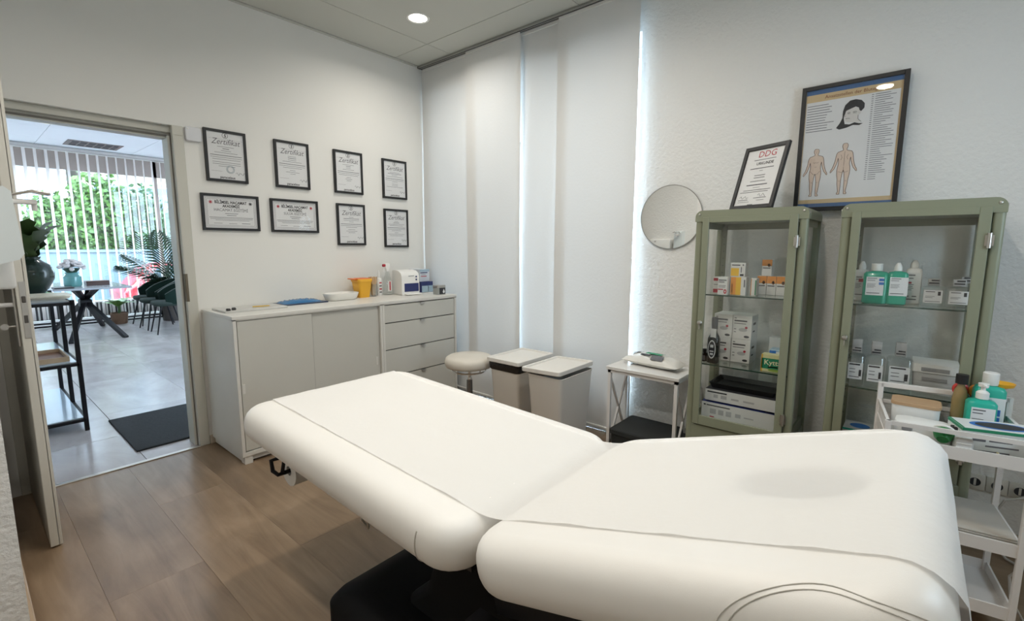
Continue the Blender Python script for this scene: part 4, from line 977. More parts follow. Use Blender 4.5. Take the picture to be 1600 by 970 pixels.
for a in (20, 40, 60, 80): pt.append(tuple(e + tx * .066 * math.sin(R(a)) + dn * .066 * (1 - math.cos(R(a)))))
last = Vector(pt[-1])
for i in range(1, 14): pt.append((last.x - .012 * math.sin(i * .35) - .003 * i, last.y - .035 * i))
nu = 24; vs_ = []; rnd = random.Random(9)
for j, (y, z) in enumerate(pt):
    hang = max(0, j - (len(pt) - 13)) / 13
    for i in range(nu + 1):
        u = i / nu; x = -.26 + .555 * u
        wv = .0012 * math.sin(11 * y + 7 * u) * math.sin(9 * u + 2) + .0008 * math.sin(23 * u + 5 * y)
        sag = 0
        vs_.append((x, y - hang * .016 * math.sin(7 * u + 4 * hang), z + abs(wv) + (.0022 if j in (8, 12, 16, 20, 24, 38, 43, 48) else 0)))
sheet = MB().add(vs_, [(j * (nu + 1) + i, j * (nu + 1) + i + 1, (j + 1) * (nu + 1) + i + 1, (j + 1) * (nu + 1) + i) for j in range(len(pt) - 1) for i in range(nu)])
single('paper_sheet', sheet, M_SHEET, 'white paper sheet spread over the treatment couch', 'paper sheet', (BX, VY, VZ), smooth=80)

# ------------------------------------------------------------------ green metal display cabinets
def display_cabinet(yc, label):
    t = thing('display_cabinet', label, 'cabinet', (-.25, yc, 0))
    for sx in (-1, 1):
        for sy in (-1, 1):
            part(t, 'corner_post', MB().rr([(.14, .036, .036, .012), (1.478, .036, .036, .012)], (sx * .171, sy * .232, 0), seg=4), M_GREEN)
            part(t, 'leg', MB().cyl((sx * .165, sy * .225, .15), (sx * .18, sy * .24, 0), .014, .009, 10), M_GREEN)
    tp = part(t, 'top', MB().prism([(a + (0), b) for a, b in [(y_, z_) for y_, z_ in top_outline(.2515, 1.452, 1.508, .034)]], -.192, .190, Matrix(((0, 0, 1, 0), (1, 0, 0, 0), (0, 1, 0, 0), (0, 0, 0, 1)))), M_GREEN, 30)
    for sy in (-1, 1):
        part(tp, 'rivet', MB().lathe([(.006, 0), (.005, .003), (0, .0045)], n=10, M=Matrix.Translation((-.192, sy * .231, 1.488)) @ Matrix.Rotation(-PI / 2, 4, 'Y')), M_STEEL)
        part(tp, 'rivet', MB().lathe([(.006, 0), (.005, .003), (0, .0045)], n=10, M=Matrix.Translation((-.165, sy * .2515, 1.482)) @ Matrix.Rotation(-sy * PI / 2, 4, 'X')), M_STEEL)
    part(t, 'base', MB().b2((-.187, -.248, .14), (.187, .248, .382), .004).b2((-.18, -.24, .382), (.18, .24, .406)), M_GREEN)
    part(t, 'back_rail', MB().b2((.172, -.215, .40), (.187, .215, .44)).b2((.172, -.215, 1.42), (.187, .215, 1.455)), M_GREEN)
    for sy in (-1, 1):
        part(t, 'side_rail', MB().b2((-.155, sy * .232 - .008, 1.42), (.155, sy * .232 + .008, 1.455)).b2((-.155, sy * .232 - .008, .40), (.155, sy * .232 + .008, .43)), M_GREEN)
        part(t, 'side_pane', MB().b2((-.155, sy * .232 - .002, .43), (.155, sy * .232 + .002, 1.42)), M_GLASS, None)
        part(t, 'shelf_strip', MB().b2((.150, sy * .205 - .012, .42), (.158, sy * .205 + .012, 1.44)), mat('dark green metal', (.16, .17, .12), .45), None)  # shelf strips in a darker green than the posts
        part(t, 'shelf_strip', MB().b2((-.150, sy * .208 - .008, .42), (-.145, sy * .208 + .008, 1.44)), MATS['dark green metal'], None)
    hs = MB()
    for z in [.5 + .04 * i for i in range(23)]: hs.cyl((.1495, .205, z), (.1505, .205, z), .003, n=8)
    part(t, 'peg_holes', hs, M_INK, None)
    part(t, 'back_pane', MB().b2((.178, -.215, .44), (.181, .215, 1.42)), M_GLASS, None)
    for z in (1.08, .71):
        s_ = part(t, 'glass_shelf', MB().b2((-.150, -.215, z - .006), (.165, .215, z)), thin_glass('shelf glass', (.90, .95, .92), .12), None)
        part(s_, 'front_edge', MB().b2((-.1508, -.215, z - .0062), (-.1500, .215, z + .0002)), M_GREENEDGE, None)
    d = part(t, 'door', MB().b2((-.199, .180, .388), (-.187, .213, 1.474), .002).b2((-.199, -.212, .388), (-.187, -.177, 1.474), .002).b2((-.1985, -.177, 1.447), (-.187, .180, 1.474), .001).b2((-.1985, -.177, .388), (-.187, .180, .438), .001), M_GREEN)
    part(d, 'door_pane', MB().b2((-.194, -.178, .437), (-.191, .181, 1.448)), M_GLASS, None)
    for z in (1.35, .505): part(d, 'hinge', MB().cyl((-.203, -.2125, z - .028), (-.203, -.2125, z + .028), .007, n=12).b2((-.2, -.225, z - .02), (-.197, -.2, z + .02)), M_STEEL)
    k = part(d, 'lock_knob', MB().lathe([(.010, 0), (.010, .006), (.006, .010), (.011, .018), (.008, .024), (0, .025)], n=14, M=Matrix.Translation((-.199, .197, .935)) @ Matrix.Rotation(-PI / 2, 4, 'Y')), M_STEEL)
    part(k, 'key', MB().b2((-.215, .195, .90), (-.212, .199, .925), .0005), M_STEEL)
def top_outline(hw, z0, z1, r):
    o = [(-hw, z0), (hw, z0)]
    o += [(hw - r + r * math.cos(a), z1 - r + r * math.sin(a)) for a in [PI / 2 * i / 6 for i in range(7)]]
    o += [(-hw + r + r * math.cos(a), z1 - r + r * math.sin(a)) for a in [PI / 2 + PI / 2 * i / 6 for i in range(7)]]
    return o
display_cabinet(-2.913, 'sage green glass cabinet with medicine cartons, left of the pair')
display_cabinet(-3.535, 'sage green glass cabinet with bottles, right of the pair')

# ------------------------------------------------------------------ contents of the carton cabinet
CARD = mat('white carton', (.72, .72, .70), .55)
GX = mat('pink carton', (.70, .52, .52), .55)
s1, s2, s0 = 1.0805, .7105, .4065
carton('medicine_box', 'narrow white and red medicine box, leftmost on the upper shelf', (-.335, -2.757, s1), (.05, .030, .088), CARD, [(M_RED, *FR(.05, .78, .95, .95, .05, .08, .95, .3)), (M_GREYINK, *FR(.1, .55, .8, .58))])
carton('medicine_box', 'white medicine box with red logo beside the yellow cartons', (-.372, -2.800, s1), (.05, .046, .092), CARD, [(M_INK, *FR(.06, .80, .9, .85, .06, .70, .7, .74)), (M_GREYINK, *FR(.1, .5, .85, .53, .1, .42, .8, .45)), (M_RED, *FR(.05, .28, .6, .34)), (M_RED, 'f', 'o', .8, .2, .16, .13), (CARD, 'f', 'o', .8, .2, .06, .05, .0004)])
carton('medicine_box', 'orange and yellow medicine box standing on the upper shelf', (-.335, -2.865, s1), (.055, .075, .094), CARD, [(M_ORANGE, *FR(.03, .02, .36, .98)), (M_YELP, *FR(.36, .02, .68, .98)), (M_RED, *FR(.10, .15, .16, .6)), (M_GREYINK, *FR(.86, .45, .94, .85))])
carton('medicine_box', 'white and yellow medicine box lying on top of the orange one', (-.335, -2.860, s1 + .0945), (.055, .070, .070), CARD, [(M_YELP, *FR(.03, .05, .58, .62)), (M_INK, *FR(.08, .80, .65, .87)), (M_GREYINK, *FR(.70, .3, .76, .7, .8, .8, .9, .9)), (M_INK, *FR(.66, .06, .9, .2))])
carton('medicine_box', 'slim white and green medicine box right of the orange one', (-.325, -2.935, s1), (.05, .026, .088), CARD, [(M_GRN, *FR(.75, .05, .95, .9)), (M_ORANGE, *FR(.02, .02, .12, .98))])
opr = [(M_ORANGE, *FR(.0, .62, 1, 1)), (mat('brown drop print', (.30, .12, .05), .5), 'f', 'o', .7, .66, .14, .10), (M_GREYINK, *FR(.1, .46, .85, .52))]
for i, lab in enumerate(('orange-topped carton, left of the row of three', 'orange-topped carton in the middle of the row of three', 'orange-topped carton at the hinge side of the row of three')):
    carton('remedy_box', lab, (-.22, -2.948 - .0445 * i, s1), (.05, .043, .096), CARD, opr)
carton('remedy_box', 'single orange-topped carton stacked above the row of three', (-.22, -2.967, s1 + .0965), (.05, .046, .084), CARD, opr)
gpr = [(M_INK, *FR(.08, .86, .2, .89, .08, .74, .75, .80)), (M_GREYINK, *FR(.08, .64, .7, .67, .08, .40, .2, .43, .08, .28, .2, .31)), (mat('grey illustration', (.45, .45, .45), .6), 'f', 'o', .55, .40, .22, .08), (M_RED, 'f', 'o', .72, .5, .07, .05, .0004), (M_INK, 'f', 'o', .76, .12, .14, .05), (M_INK, 'l', 'r', .2, .6, .4, .8), (M_INK, 's', 'r', .2, .6, .6, .7, .2, .3, .5, .36)]
for (y, z, lab) in ((-2.775, s2, 'white gauze carton, lower left of the stacked four'), (-2.872, s2, 'white gauze carton, lower right of the stacked four'), (-2.777, s2 + .128, 'white gauze carton, upper left of the stacked four'), (-2.873, s2 + .128, 'white gauze carton, upper right of the stacked four')):
    carton('gauze_box', lab, (-.20, y, z), (.13, .094, .127), CARD, gpr)
t = thing('oil_bottle', 'black spray bottle with round label in front of the gauze cartons', 'bottle', (-.345, -2.758, s2))
b_ = part(t, 'body', MB().rr([(0, .052, .056, .018), (.004, .056, .06, .02), (.13, .056, .06, .02), (.16, .03, .034, .014), (.185, .024, .024, .011)], seg=5), mat('black glass bottle', (.012, .014, .013), .12))
part(t, 'spray_cap', MB().lathe([(.016, .18), (.016, .24), (.013, .245), (0, .245)], n=18), M_BLACK)
part(b_, 'neck_tag', MB().b2((-.024, -.016, .135), (-.021, .012, .185)), CARD, None)
part(b_, 'label', MB().add([(-.0288, .020 * math.cos(a), .075 + .05 * math.sin(a)) for a in [2 * PI * i / 24 for i in range(24)]], [tuple(range(24))]), M_PAPER, None)
part(b_, 'print', MB().add([(-.0294, .016 * math.cos(a), .075 + .043 * math.sin(a)) for a in [2 * PI * i / 24 for i in range(24)]], [tuple(range(24))]), M_INK, None)
part(b_, 'print', MB().b2((-.0300, -.008, .085), (-.0296, .008, .10)).b2((-.0300, -.010, .062), (-.0296, .010, .068)).b2((-.0300, -.008, .045), (-.0296, .008, .055)), M_PAPER, None)
t = thing('vial', 'tiny dark vial at the left end of the middle shelf', 'bottle', (-.345, -2.713, s2))
b_ = part(t, 'body', MB().lathe([(.013, 0), (.014, .003), (.014, .042), (.008, .05)], n=16), mat('amber black glass', (.02, .013, .01), .12)); part(t, 'cap', MB().lathe([(.010, .048), (.010, .068), (0, .069)], n=16), M_BLACK); part(b_, 'label', MB().b2((-.0146, -.008, .008), (-.0138, .008, .034)), M_GREYINK, None)
carton('ointment_box', 'yellow and green Kytta ointment carton on the middle shelf', (-.352, -3.052, s2), (.045, .105, .088), mat('pale yellow carton', (.70, .68, .38), .5), [(M_GRN, *FR(.02, .18, .98, .78)), (M_YELP, *FR(.0, .0, .06, 1)), (mat('light lettering', (.85, .83, .55), .5), 'f', 'Kytta', .12, .42, .035, 'LEFT'), (M_YELP, *FR(.3, .26, .75, .34)), (mat('lime print', (.30, .45, .08), .5), 'f', 'o', .6, .12, .3, .07)])
carton('medicine_box', 'blue topped carton behind the Kytta carton', (-.285, -3.065, s2), (.07, .085, .105), M_LBLUE, [(M_BLUE, *FR(.0, .72, .35, .95)), (CARD, *FR(.35, .5, 1, .9)), (M_RED, *FR(.45, .55, .8, .65))])
carton('folded_carton', 'plain white carton against the back of the middle shelf', (-.135, -3.045, s2), (.05, .12, .14), CARD, [])
carton('glove_carton', 'long white carton with navy lid stripe on the cabinet floor', (-.255, -2.916, s0), (.25, .385, .092), CARD, [(M_INK, *FR(.03, .80, .06, .88, .07, .80, .38, .86)), (mat('grey icons', (.45, .45, .45), .6), *FR(.12, .35, .2, .65, .23, .35, .3, .65, .33, .35, .4, .65, .45, .4, .52, .62, .56, .45, .68, .52)), (M_RED, *FR(0, 0, 1, .05, .12, .14, .18, .2)), (M_NAVY, 't', 'r', 0, 0, 1, 1), (CARD, 't', 'r', .8, .05, .97, .2)])
carton('glove_carton', 'long white carton with black top stacked second on the cabinet floor', (-.245, -2.92, s0 + .0985), (.24, .37, .062), CARD, [(M_INK, *FR(.03, .72, .3, .84)), (MATS['grey icons'], *FR(.12, .3, .18, .6, .22, .3, .3, .6, .36, .35, .46, .5, .52, .35, .66, .5)), (M_INK, 't', 'r', 0, 0, 1, 1)])
t = thing('black_tray', 'shallow black tray on top of the stacked cartons', 'tray', (-.235, -2.905, s0 + .162))
part(t, 'tray', MB().rr([(0, .19, .30, .01), (.028, .21, .33, .012), (.028, .20, .32, .012), (.006, .18, .29, .01)], seg=3), M_BLACK)

# ------------------------------------------------------------------ contents of the bottle cabinet
def rbottle(name, label, loc, dx, dy, h, body, capm, lab=None, cap='screw', neck=.02, shoulder=.82, rz=0, prints=()):
    t = thing(name, label, 'bottle', loc, (0, 0, rz))
    r_ = min(dx, dy) * .28
    b = part(t, 'body', MB().rr([(0, dx - .008, dy - .008, r_), (.004, dx, dy, r_), (h * shoulder * .94, dx, dy, r_), (h * shoulder, dx * .8, dy * .84, r_ * .9), (h * (shoulder + .02), neck * 2, neck * 2, neck * .9), (h * (shoulder + .06), neck * 2, neck * 2, neck * .9)], seg=5), body, 45)
    z = h * (shoulder + .03)
    if cap == 'screw': part(t, 'cap', MB().lathe([(neck * 1.15, z), (neck * 1.2, z + .002), (neck * 1.2, h), (neck * 1.05, h + .002), (0, h + .002)], n=20), capm)
    elif cap == 'nozzle': part(t, 'cap', MB().lathe([(neck * 1.1, z), (neck * 1.1, z + .015), (neck * .8, h * .95), (neck * .45, h), (0, h)], n=18), capm)
    elif cap == 'pump':
        p_ = part(t, 'cap', MB().lathe([(neck * 1.15, z), (neck * 1.15, z + .022), (neck * .8, z + .028), (neck * .45, z + .03), (neck * .45, h - .014), (neck * .9, h - .012), (neck * .95, h), (0, h + .001)], n=18), capm)
        part(p_, 'spout', MB().b2((-.035, -.006, h - .010), (0, .006, h - .001), .003, 2), capm)
    elif cap == 'seal':
        p_ = part(t, 'cap', MB().b2((-neck, -neck * 1.1, z), (neck, neck * 1.1, h), .004, 2), mat('printed seal', (.42, .42, .42), .5))
        part(p_, 'print', MB().b2((-neck - .0006, -neck * .9, z + .008), (-neck, neck * .9, z + .014)).b2((-neck - .0006, -neck * .9, z + .019), (-neck, neck * .5, z + .025)), M_INK, None)
    if lab:
        u0, u1, v0, v1 = lab
        l_ = part(b, 'label', MB().b2((-dx / 2 - .0012, dy * (.5 - u1), h * v0), (-dx / 2 - .0002, dy * (.5 - u0), h * v1)), M_PAPER, None)
        for q, a in prints:
            m_ = MB()
            for k in range(0, len(a), 4): m_.b2((-dx / 2 - .0018, dy * (.5 - u0 - (u1 - u0) * a[k + 2]), h * (v0 + (v1 - v0) * a[k + 1])), (-dx / 2 - .0013, dy * (.5 - u0 - (u1 - u0) * a[k]), h * (v0 + (v1 - v0) * a[k + 3])))
            part(l_, 'print', m_, q, None)
    return t
txt = (M_GREYINK, (.06, .9, .6, .94, .06, .8, .5, .83, .06, .6, .55, .62, .06, .54, .5, .56, .06, .48, .55, .50, .06, .42, .45, .44, .06, .1, .8, .14))
rbottle('disinfectant_bottle', 'slim white bottle with red mark, leftmost on the upper shelf', (-.24, -3.362, s1), .05, .052, .18, M_WHITE, M_WHITE, (.1, .9, .1, .65), 'nozzle', .012, .78, 0, [(M_RED, (.3, .7, .8, .85)), txt])
rbottle('disinfectant_bottle', 'large teal disinfectant bottle with white screw cap in the cabinet', (-.335, -3.420, s1), .06, .088, .172, M_TEALD, M_WHITE, (.14, .84, .22, .68), 'screw', .017, .80, 0, [txt, (M_BLUE, (.72, .78, 1.0, .92, .72, .58, 1.0, .72)), ])
rbottle('disinfectant_bottle', 'teal bottle with pointed white nozzle beside the large one', (-.33, -3.492, s1), .055, .070, .178, M_TEALD, M_WHITE, (.10, .98, .22, .66), 'nozzle', .013, .78, R(10), [txt])
rbottle('spray_bottle', 'slim white disinfectant spray bottle with pink print', (-.27, -3.545, s1), .05, .055, .19, M_WHITE, M_WHITE, (.04, .96, .04, .72), 'nozzle', .013, .80, 0, [txt, (M_RED, (.1, .64, .4, .70)), (M_GREYINK, (.1, .2, .3, .24, .5, .2, .8, .24))])
for y, lab in ((-3.612, 'squat clear bottle with sealed cap, left of two on the upper shelf'), (-3.690, 'squat clear bottle with sealed cap, right of two on the upper shelf')):
    rbottle('clear_bottle', lab, (-.30, y, s1), .07, .082, .115, M_CLEAR, M_WHITE, (.14, .86, .14, .60), 'seal', .018, .72, 0, [(M_INK, (.1, .85, .6, .9, .75, .6, .9, .9)), (M_GREYINK, (.1, .5, .6, .53, .1, .4, .5, .43, .1, .1, .9, .14))])
rbottle('clear_bottle', 'partly hidden clear bottle at the hinge end of the upper shelf', (-.17, -3.715, s1), .06, .06, .12, M_CLEAR, M_WHITE, None, 'seal', .014, .75)
for y, lab in ((-3.378, 'tall clear ethanol bottle, leftmost on the middle shelf'), (-3.448, 'tall clear ethanol bottle, middle of three on the middle shelf'), (-3.530, 'tall clear ethanol bottle, rightmost and widest of the three')):
    rbottle('clear_bottle', lab, (-.34 if y > -3.5 else -.31, y, s2), .066, .068 if y > -3.5 else .09, .205, M_CLEAR, M_WHITE, (.12, .9, .14, .50), 'seal', .017, .68, R(4), [(M_INK, (.06, .86, .8, .95, .75, .2, .92, .6)), (M_GREYINK, (.1, .6, .5, .64, .1, .4, .5, .44, .1, .12, .8, .17))])
t = thing('storage_bin', 'white lidded storage box on the middle shelf of the bottle cabinet', 'box', (-.245, -3.648, s2))
part(t, 'body', MB().rr([(0, .15, .135, .01), (.09, .16, .145, .012)], seg=4), mat('translucent white plastic', (.55, .55, .54), .35)); part(t, 'lid', MB().rr([(.09, .168, .152, .012), (.125, .168, .152, .012)], seg=4), M_WHITE); part(t, 'handle', MB().b2((-.086, -.045, .096), (-.083, .045, .112), .001).b2((-.0815, -.04, .055), (-.078, .04, .07), .001), mat('grey handle', (.3, .3, .3), .5))
carton('tissue_box', 'white box with a blue oval on the cabinet floor', (-.255, -3.412, s0), (.13, .12, .085), mat('pale grey carton', (.55, .57, .58), .5), [(M_BLUE, 't', 'o', .5, .5, .32, .28), (M_TEAL, *FR(0, .9, 1, 1))])

# ------------------------------------------------------------------ pictures leaning on the cabinet tops
tilt, yaw = .309, -.43
up_ = Vector((math.cos(yaw) * math.sin(tilt), math.sin(yaw) * math.sin(tilt), math.cos(tilt)))
t, s, e_ = frame('framed_certificate', 'tilted DDG certificate standing on the left green cabinet', Vector((-.352, -2.90, 1.5085)) + up_ * .165, (PI / 2 - tilt, 0, -PI / 2 + yaw), .24, .33, .019, 'framed certificates on the wall', .016)
part(t, 'easel_leg', MB().bar((0, .05, 0), (0, -.152, -.095), .04, .004, (0, 0, 1)), M_BLACK, None)
part(s, 'logo_lettering', MB().text('DDG', .012, .105, .045, e_, 'CENTER', .0, .0), M_RED, None)
part(s, 'title_lettering', MB().text('URKUNDE', .01, .065, .020, e_, 'CENTER', 0, .02), M_INK, None)
m_ = MB(); lines(m_, [(-.055, .065, .092 - .002, .003), (-.065, .065, .045, .004), (-.01, .01, .032, .002), (-.03, .03, .008, .003), (-.03, .03, -.004, .003), (-.045, .04, -.022, .003), (-.06, .055, -.042, .005), (-.02, .02, -.054, .002), (-.07, .08, -.068, .003), (-.085, .07, -.078, .003), (-.085, -.03, -.118, .003), (.0, .07, -.110, .003), (-.085, -.02, -.128, .002), (.02, .06, -.122, .002), (-.025, .005, -.148, .008)], e_)
m_.tube([(-.08 + .008 * i, -.103 + .008 * math.sin(i * 2.1), e_) for i in range(7)], .0009, 4); m_.tube([(.02 + .007 * i, -.096 + .009 * math.sin(i * 1.9), e_) for i in range(7)], .0009, 4)
part(s, 'body_print', m_, M_GREYINK, None)

tilt = .02
t, s, e_ = frame('anatomy_poster', 'large black-framed poster of leech application points on the body', (-.026, -3.240, 1.5085 + .31), (PI / 2 - tilt, 0, -PI / 2 - .03), .427, .62, .0195, None, .018, 'poster')
M_TAN = mat('tan poster band', (.62, .47, .27), .6); M_PB = mat('poster blue band', (.05, .13, .30), .6)
part(s, 'blue_band', MB().quad(-.193, .268, .193, .29, e_).quad(-.193, -.29, .193, -.272, e_), M_PB, None)
part(s, 'tan_band', MB().quad(-.193, .232, .193, .268, e_).quad(-.193, -.272, .193, -.252, e_).quad(.186, -.252, .193, .232, e_).quad(-.193, -.252, -.190, .232, e_), M_TAN, None)
part(s, 'title_lettering', MB().text('Ansatzstellen der Blutegel', .0, .243, .0215, e_ + .0003, 'CENTER', 0, .012), mat('brown ink', (.25, .09, .04), .6), None)
m_ = MB(); rn = random.Random(3)
for i in range(11): lines(m_, [(-.185, -.185 + rn.uniform(.04, .115) if i in (4, 10) else -.185 + rn.uniform(.08, .125), .212 - .0125 * i, .003)], e_)
for i in range(41): lines(m_, [(.078, .086, .222 - .0098 * i, .003), (.092, .092 + (rn.uniform(.03, .088) if i < 38 else .03), .222 - .0098 * i, .0026)], e_)
part(s, 'text_print', m_, mat('poster text ink', (.16, .16, .19), .7), None)
M_SKIN = mat('printed skin tone', (.72, .58, .48), .6); M_LINE = mat('printed outline', (.22, .14, .11), .6)
half = [(0, 1.0), (.03, .995), (.045, .97), (.046, .935), (.035, .90), (.028, .885), (.03, .865), (.07, .85), (.115, .835), (.135, .80), (.145, .74), (.155, .66), (.175, .58), (.195, .52), (.215, .485), (.225, .45), (.215, .435), (.20, .455), (.185, .48), (.16, .51), (.135, .58), (.115, .65), (.105, .72), (.10, .70), (.092, .63), (.095, .58), (.105, .53), (.11, .47), (.105, .38), (.09, .29), (.088, .22), (.075, .12), (.065, .05), (.085, .015), (.08, .0), (.035, .0), (.035, .05), (.03, .12), (.03, .22), (.028, .29), (.02, .38), (.006, .47)]
def figure(cx, y0, H, back):
    body = [(cx + x * H, y0 + y * H) for x, y in half] + [(cx - x * H, y0 + y * H) for x, y in reversed(half[1:])]
    g = part(s, 'body_figure', MB().poly(body, e_ + .0003), M_SKIN, None)
    o = MB().tube([(x, y, e_ + .0004) for x, y in body], .0011, 4, True)
    L_ = [[(-.05, .72), (-.02, .70), (0, .72), (.02, .70), (.05, .72)], [(-.02, .62), (.02, .62)], [(-.09, .53), (-.04, .47), (0, .455), (.04, .47), (.09, .53)], [(-.06, .30), (-.04, .28)], [(.06, .30), (.04, .28)], [(-.02, .95), (-.01, .95)], [(.01, .95), (.02, .95)], [(-.012, .92), (.012, .92)]] if not back else [[(0, .84), (0, .56)], [(-.06, .78), (-.04, .72), (-.06, .68)], [(.06, .78), (.04, .72), (.06, .68)], [(0, .54), (0, .44)], [(-.09, .45), (-.03, .43), (0, .44), (.03, .43), (.09, .45)], [(-.07, .26), (-.04, .26)], [(.04, .26), (.07, .26)]]
    for l in L_: o.tube([(cx + x * H, y0 + y * H, e_ + .0006) for x, y in l], .0009, 4)
    part(g, 'outline', o, M_LINE, None)
figure(-.128, -.235, .235, False); figure(-.008, -.232, .245, True)
hx, hy, hs = -.018, .118, .115
hair = [(.0, 1.0), (.2, 1.02), (.40, .95), (.52, .80), (.52, .62), (.42, .50), (.36, .55), (.33, .66), (.22, .72), (.05, .66), (-.10, .60), (-.16, .42), (-.17, .30), (-.12, .06), (.05, .02), (.22, .08), (.38, .02), (.52, .0), (.40, -.06), (.18, -.02), (-.05, -.10), (-.30, -.14), (-.42, -.06), (-.30, .12), (-.22, .32), (-.22, .60), (-.16, .84)]
part(s, 'head_hair', MB().poly([(hx + .1 * hs + x * hs, hy - .02 + y * hs) for x, y in hair], e_ + .0003), M_INK, None)
fc = [(-.10, .60), (.05, .66), (.22, .72), (.33, .66), (.36, .55), (.42, .50), (.40, .40), (.34, .36), (.33, .20), (.45, .08), (.22, .08), (.10, .10), (-.05, .13), (-.13, .20), (-.11, .26), (-.15, .30), (-.12, .34), (-.18, .40), (-.12, .50)]
hf = part(s, 'head_face', MB().poly([(hx + .1 * hs + x * hs, hy - .02 + y * hs) for x, y in fc], e_ + .0005), mat('printed pale face', (.68, .66, .64), .6), None)
o = MB()
for l in ([(-.06, .50), (.0, .52), (.05, .50)], [(-.04, .46), (.0, .475), (.04, .455)], [(.14, .51), (.22, .53), (.28, .50)], [(.15, .46), (.21, .475), (.26, .455)], [(-.10, .27), (-.02, .28), (.05, .26)], [(.33, .36), (.33, .20), (.45, .08)], [(-.13, .50), (-.17, .40), (-.11, .37)]): o.tube([(hx + .1 * hs + x * hs, hy - .02 + y * hs, e_ + .0007) for x, y in l], .0011, 4)
part(hf, 'outline', o, M_INK, None)
# ------------------------------------------------------------------ white trolley at the right
CA = R(7.6); CX, CY = -.625, -3.689
def cwp(lx, ly): return (CX + lx * math.cos(CA) - ly * math.sin(CA), CY + lx * math.sin(CA) + ly * math.cos(CA))
cart = thing('trolley_cart', 'white metal three-tier trolley between couch and green cabinet', 'trolley', (CX, CY, 0), CA)
HX, HY = .15, .19
for sx in (-1, 1):
    for sy in (-1, 1):
        l_ = part(cart, 'post', MB().b2((sx * HX - .009, sy * HY - .009, .05), (sx * HX + .009, sy * HY + .009, .772 if sx > 0 else .703), .001), M_WHITEM, None)
        part(l_, 'caster', MB().cyl((sx * HX - .01, sy * HY, .022), (sx * HX + .01, sy * HY, .022), .022, n=14).cyl((sx * HX, sy * HY, .03), (sx * HX, sy * HY, .055), .005), M_BLACK)
part(cart, 'handle_rail', MB().b2((HX - .009, -HY, .755), (HX + .009, HY, .773), .001), M_WHITEM, None)
for zt in (.645, .345, .115):
    tr_ = part(cart, 'tray', MB().b2((-HX, -HY, zt - .042), (HX, HY, zt - .037)).b2((-HX - .004, -HY, zt - .045), (-HX + .002, HY, zt)).b2((HX - .002, -HY, zt - .045), (HX + .004, HY, zt)).b2((-HX, -HY - .004, zt - .045), (HX, -HY + .002, zt)).b2((-HX, HY - .002, zt - .045), (HX, HY + .004, zt)), M_WHITEM, None)
g = MB()
g.b2((-HX - .006, -HY, .688), (-HX + .004, HY, .703)).b2((HX - .004, -HY, .688), (HX + .004, HY, .703)).b2((-HX, -HY - .005, .688), (HX, -HY + .005, .703)).b2((-HX, HY - .005, .688), (HX, HY + .005, .703))
part(cart, 'guard_rail', g, M_WHITEM, None)
ms = MB()
for i in range(38): ms.b2((HX - .001, -HY + .01 * i, .645), (HX + .001, -HY + .01 * i + .0045, .69))
for i in range(5): ms.b2((HX - .001, -HY, .648 + .009 * i), (HX + .001, HY, .652 + .009 * i))
for sy in (-1, 1):
    for i in range(30): ms.b2((-HX + .01 * i, sy * HY - .001, .645), (-HX + .01 * i + .0045, sy * HY + .001, .69))
    for i in range(5): ms.b2((-HX, sy * HY - .001, .648 + .009 * i), (HX, sy * HY + .001, .652 + .009 * i))
part(cart, 'mesh_panel', ms, M_WHITEM, None, kind='stuff')

tz = .6085
x, y = cwp(.075, .085)
t = thing('wood_lid_box', 'white box with light wooden lid on the trolley', 'box', (x, y, tz), CA + R(-8))
part(t, 'body', MB().rr([(0, .10, .135, .02), (.11, .11, .145, .022)], seg=4), M_WHITE); part(t, 'lid', MB().rr([(.11, .114, .15, .022), (.121, .114, .15, .022), (.123, .110, .146, .02)], seg=4), mat('light bamboo lid', (.46, .30, .17), .5, var=.1, vscale=30, stretch=(12, 1, 1)))
x, y = cwp(-.055, .075)
t = thing('wipe_dispenser', 'white flip-lid box in front of the wooden-lid box', 'box', (x, y, tz), CA + R(-10))
part(t, 'body', MB().rr([(0, .09, .16, .02), (.068, .095, .165, .022)], seg=4), M_WHITE); part(t, 'lid', MB().rr([(.068, .098, .168, .024), (.078, .095, .165, .024), (.084, .07, .13, .02)], seg=4), M_WHITE); part(t, 'catch', MB().b2((-.052, .03, .05), (-.047, .06, .07), .002), mat('grey catch', (.25, .25, .26), .5))
x, y = cwp(-.115, .03)
t = thing('green_cup', 'green round suction cup lying at the trolley edge', 'cup', (x, y, .672), (R(0), R(-62), R(175)))
part(t, 'shell', MB().lathe([(0, -.03), (.016, -.028), (.026, -.012), (.030, .008), (.026, .008), (.02, -.01), (0, -.02)], n=24), mat('green plastic', (.01, .18, .04), .3)); part(t, 'collar', MB().lathe([(.030, .006), (.033, .008), (.033, .014), (.028, .014)], n=24), M_WHITE)
x, y = cwp(-.125, -.02)
t = thing('tape_dispenser', 'pale grey ribbed tape holder on the trolley front', 'dispenser', (x, y, tz), CA)
part(t, 'body', MB().rr([(0, .036, .05, .008), (.055, .036, .052, .01), (.068, .026, .044, .01)], seg=4), mat('pale grey plastic', (.56, .56, .55), .4))
for z in (.02, .034, .048): part(t, 'rib', MB().b2((-.0195, -.02, z), (-.0175, .02, z + .004)), M_WHITE, None)
x, y = cwp(-.078, -.02)
carton('patterned_box', 'small black and white patterned box on the trolley', (x, y, tz), (.03, .05, .088), M_INK, [(M_PAPER, 't', 'o', .3, .5, .16, .2), (M_PAPER, 't', 'o', .72, .4, .12, .18), (M_PAPER, *FR(.1, .7, .3, .85, .5, .75, .8, .9)), (M_INK, 't', 'o', .3, .5, .08, .1, .0004)], CA)
x, y = cwp(-.115, -.075)
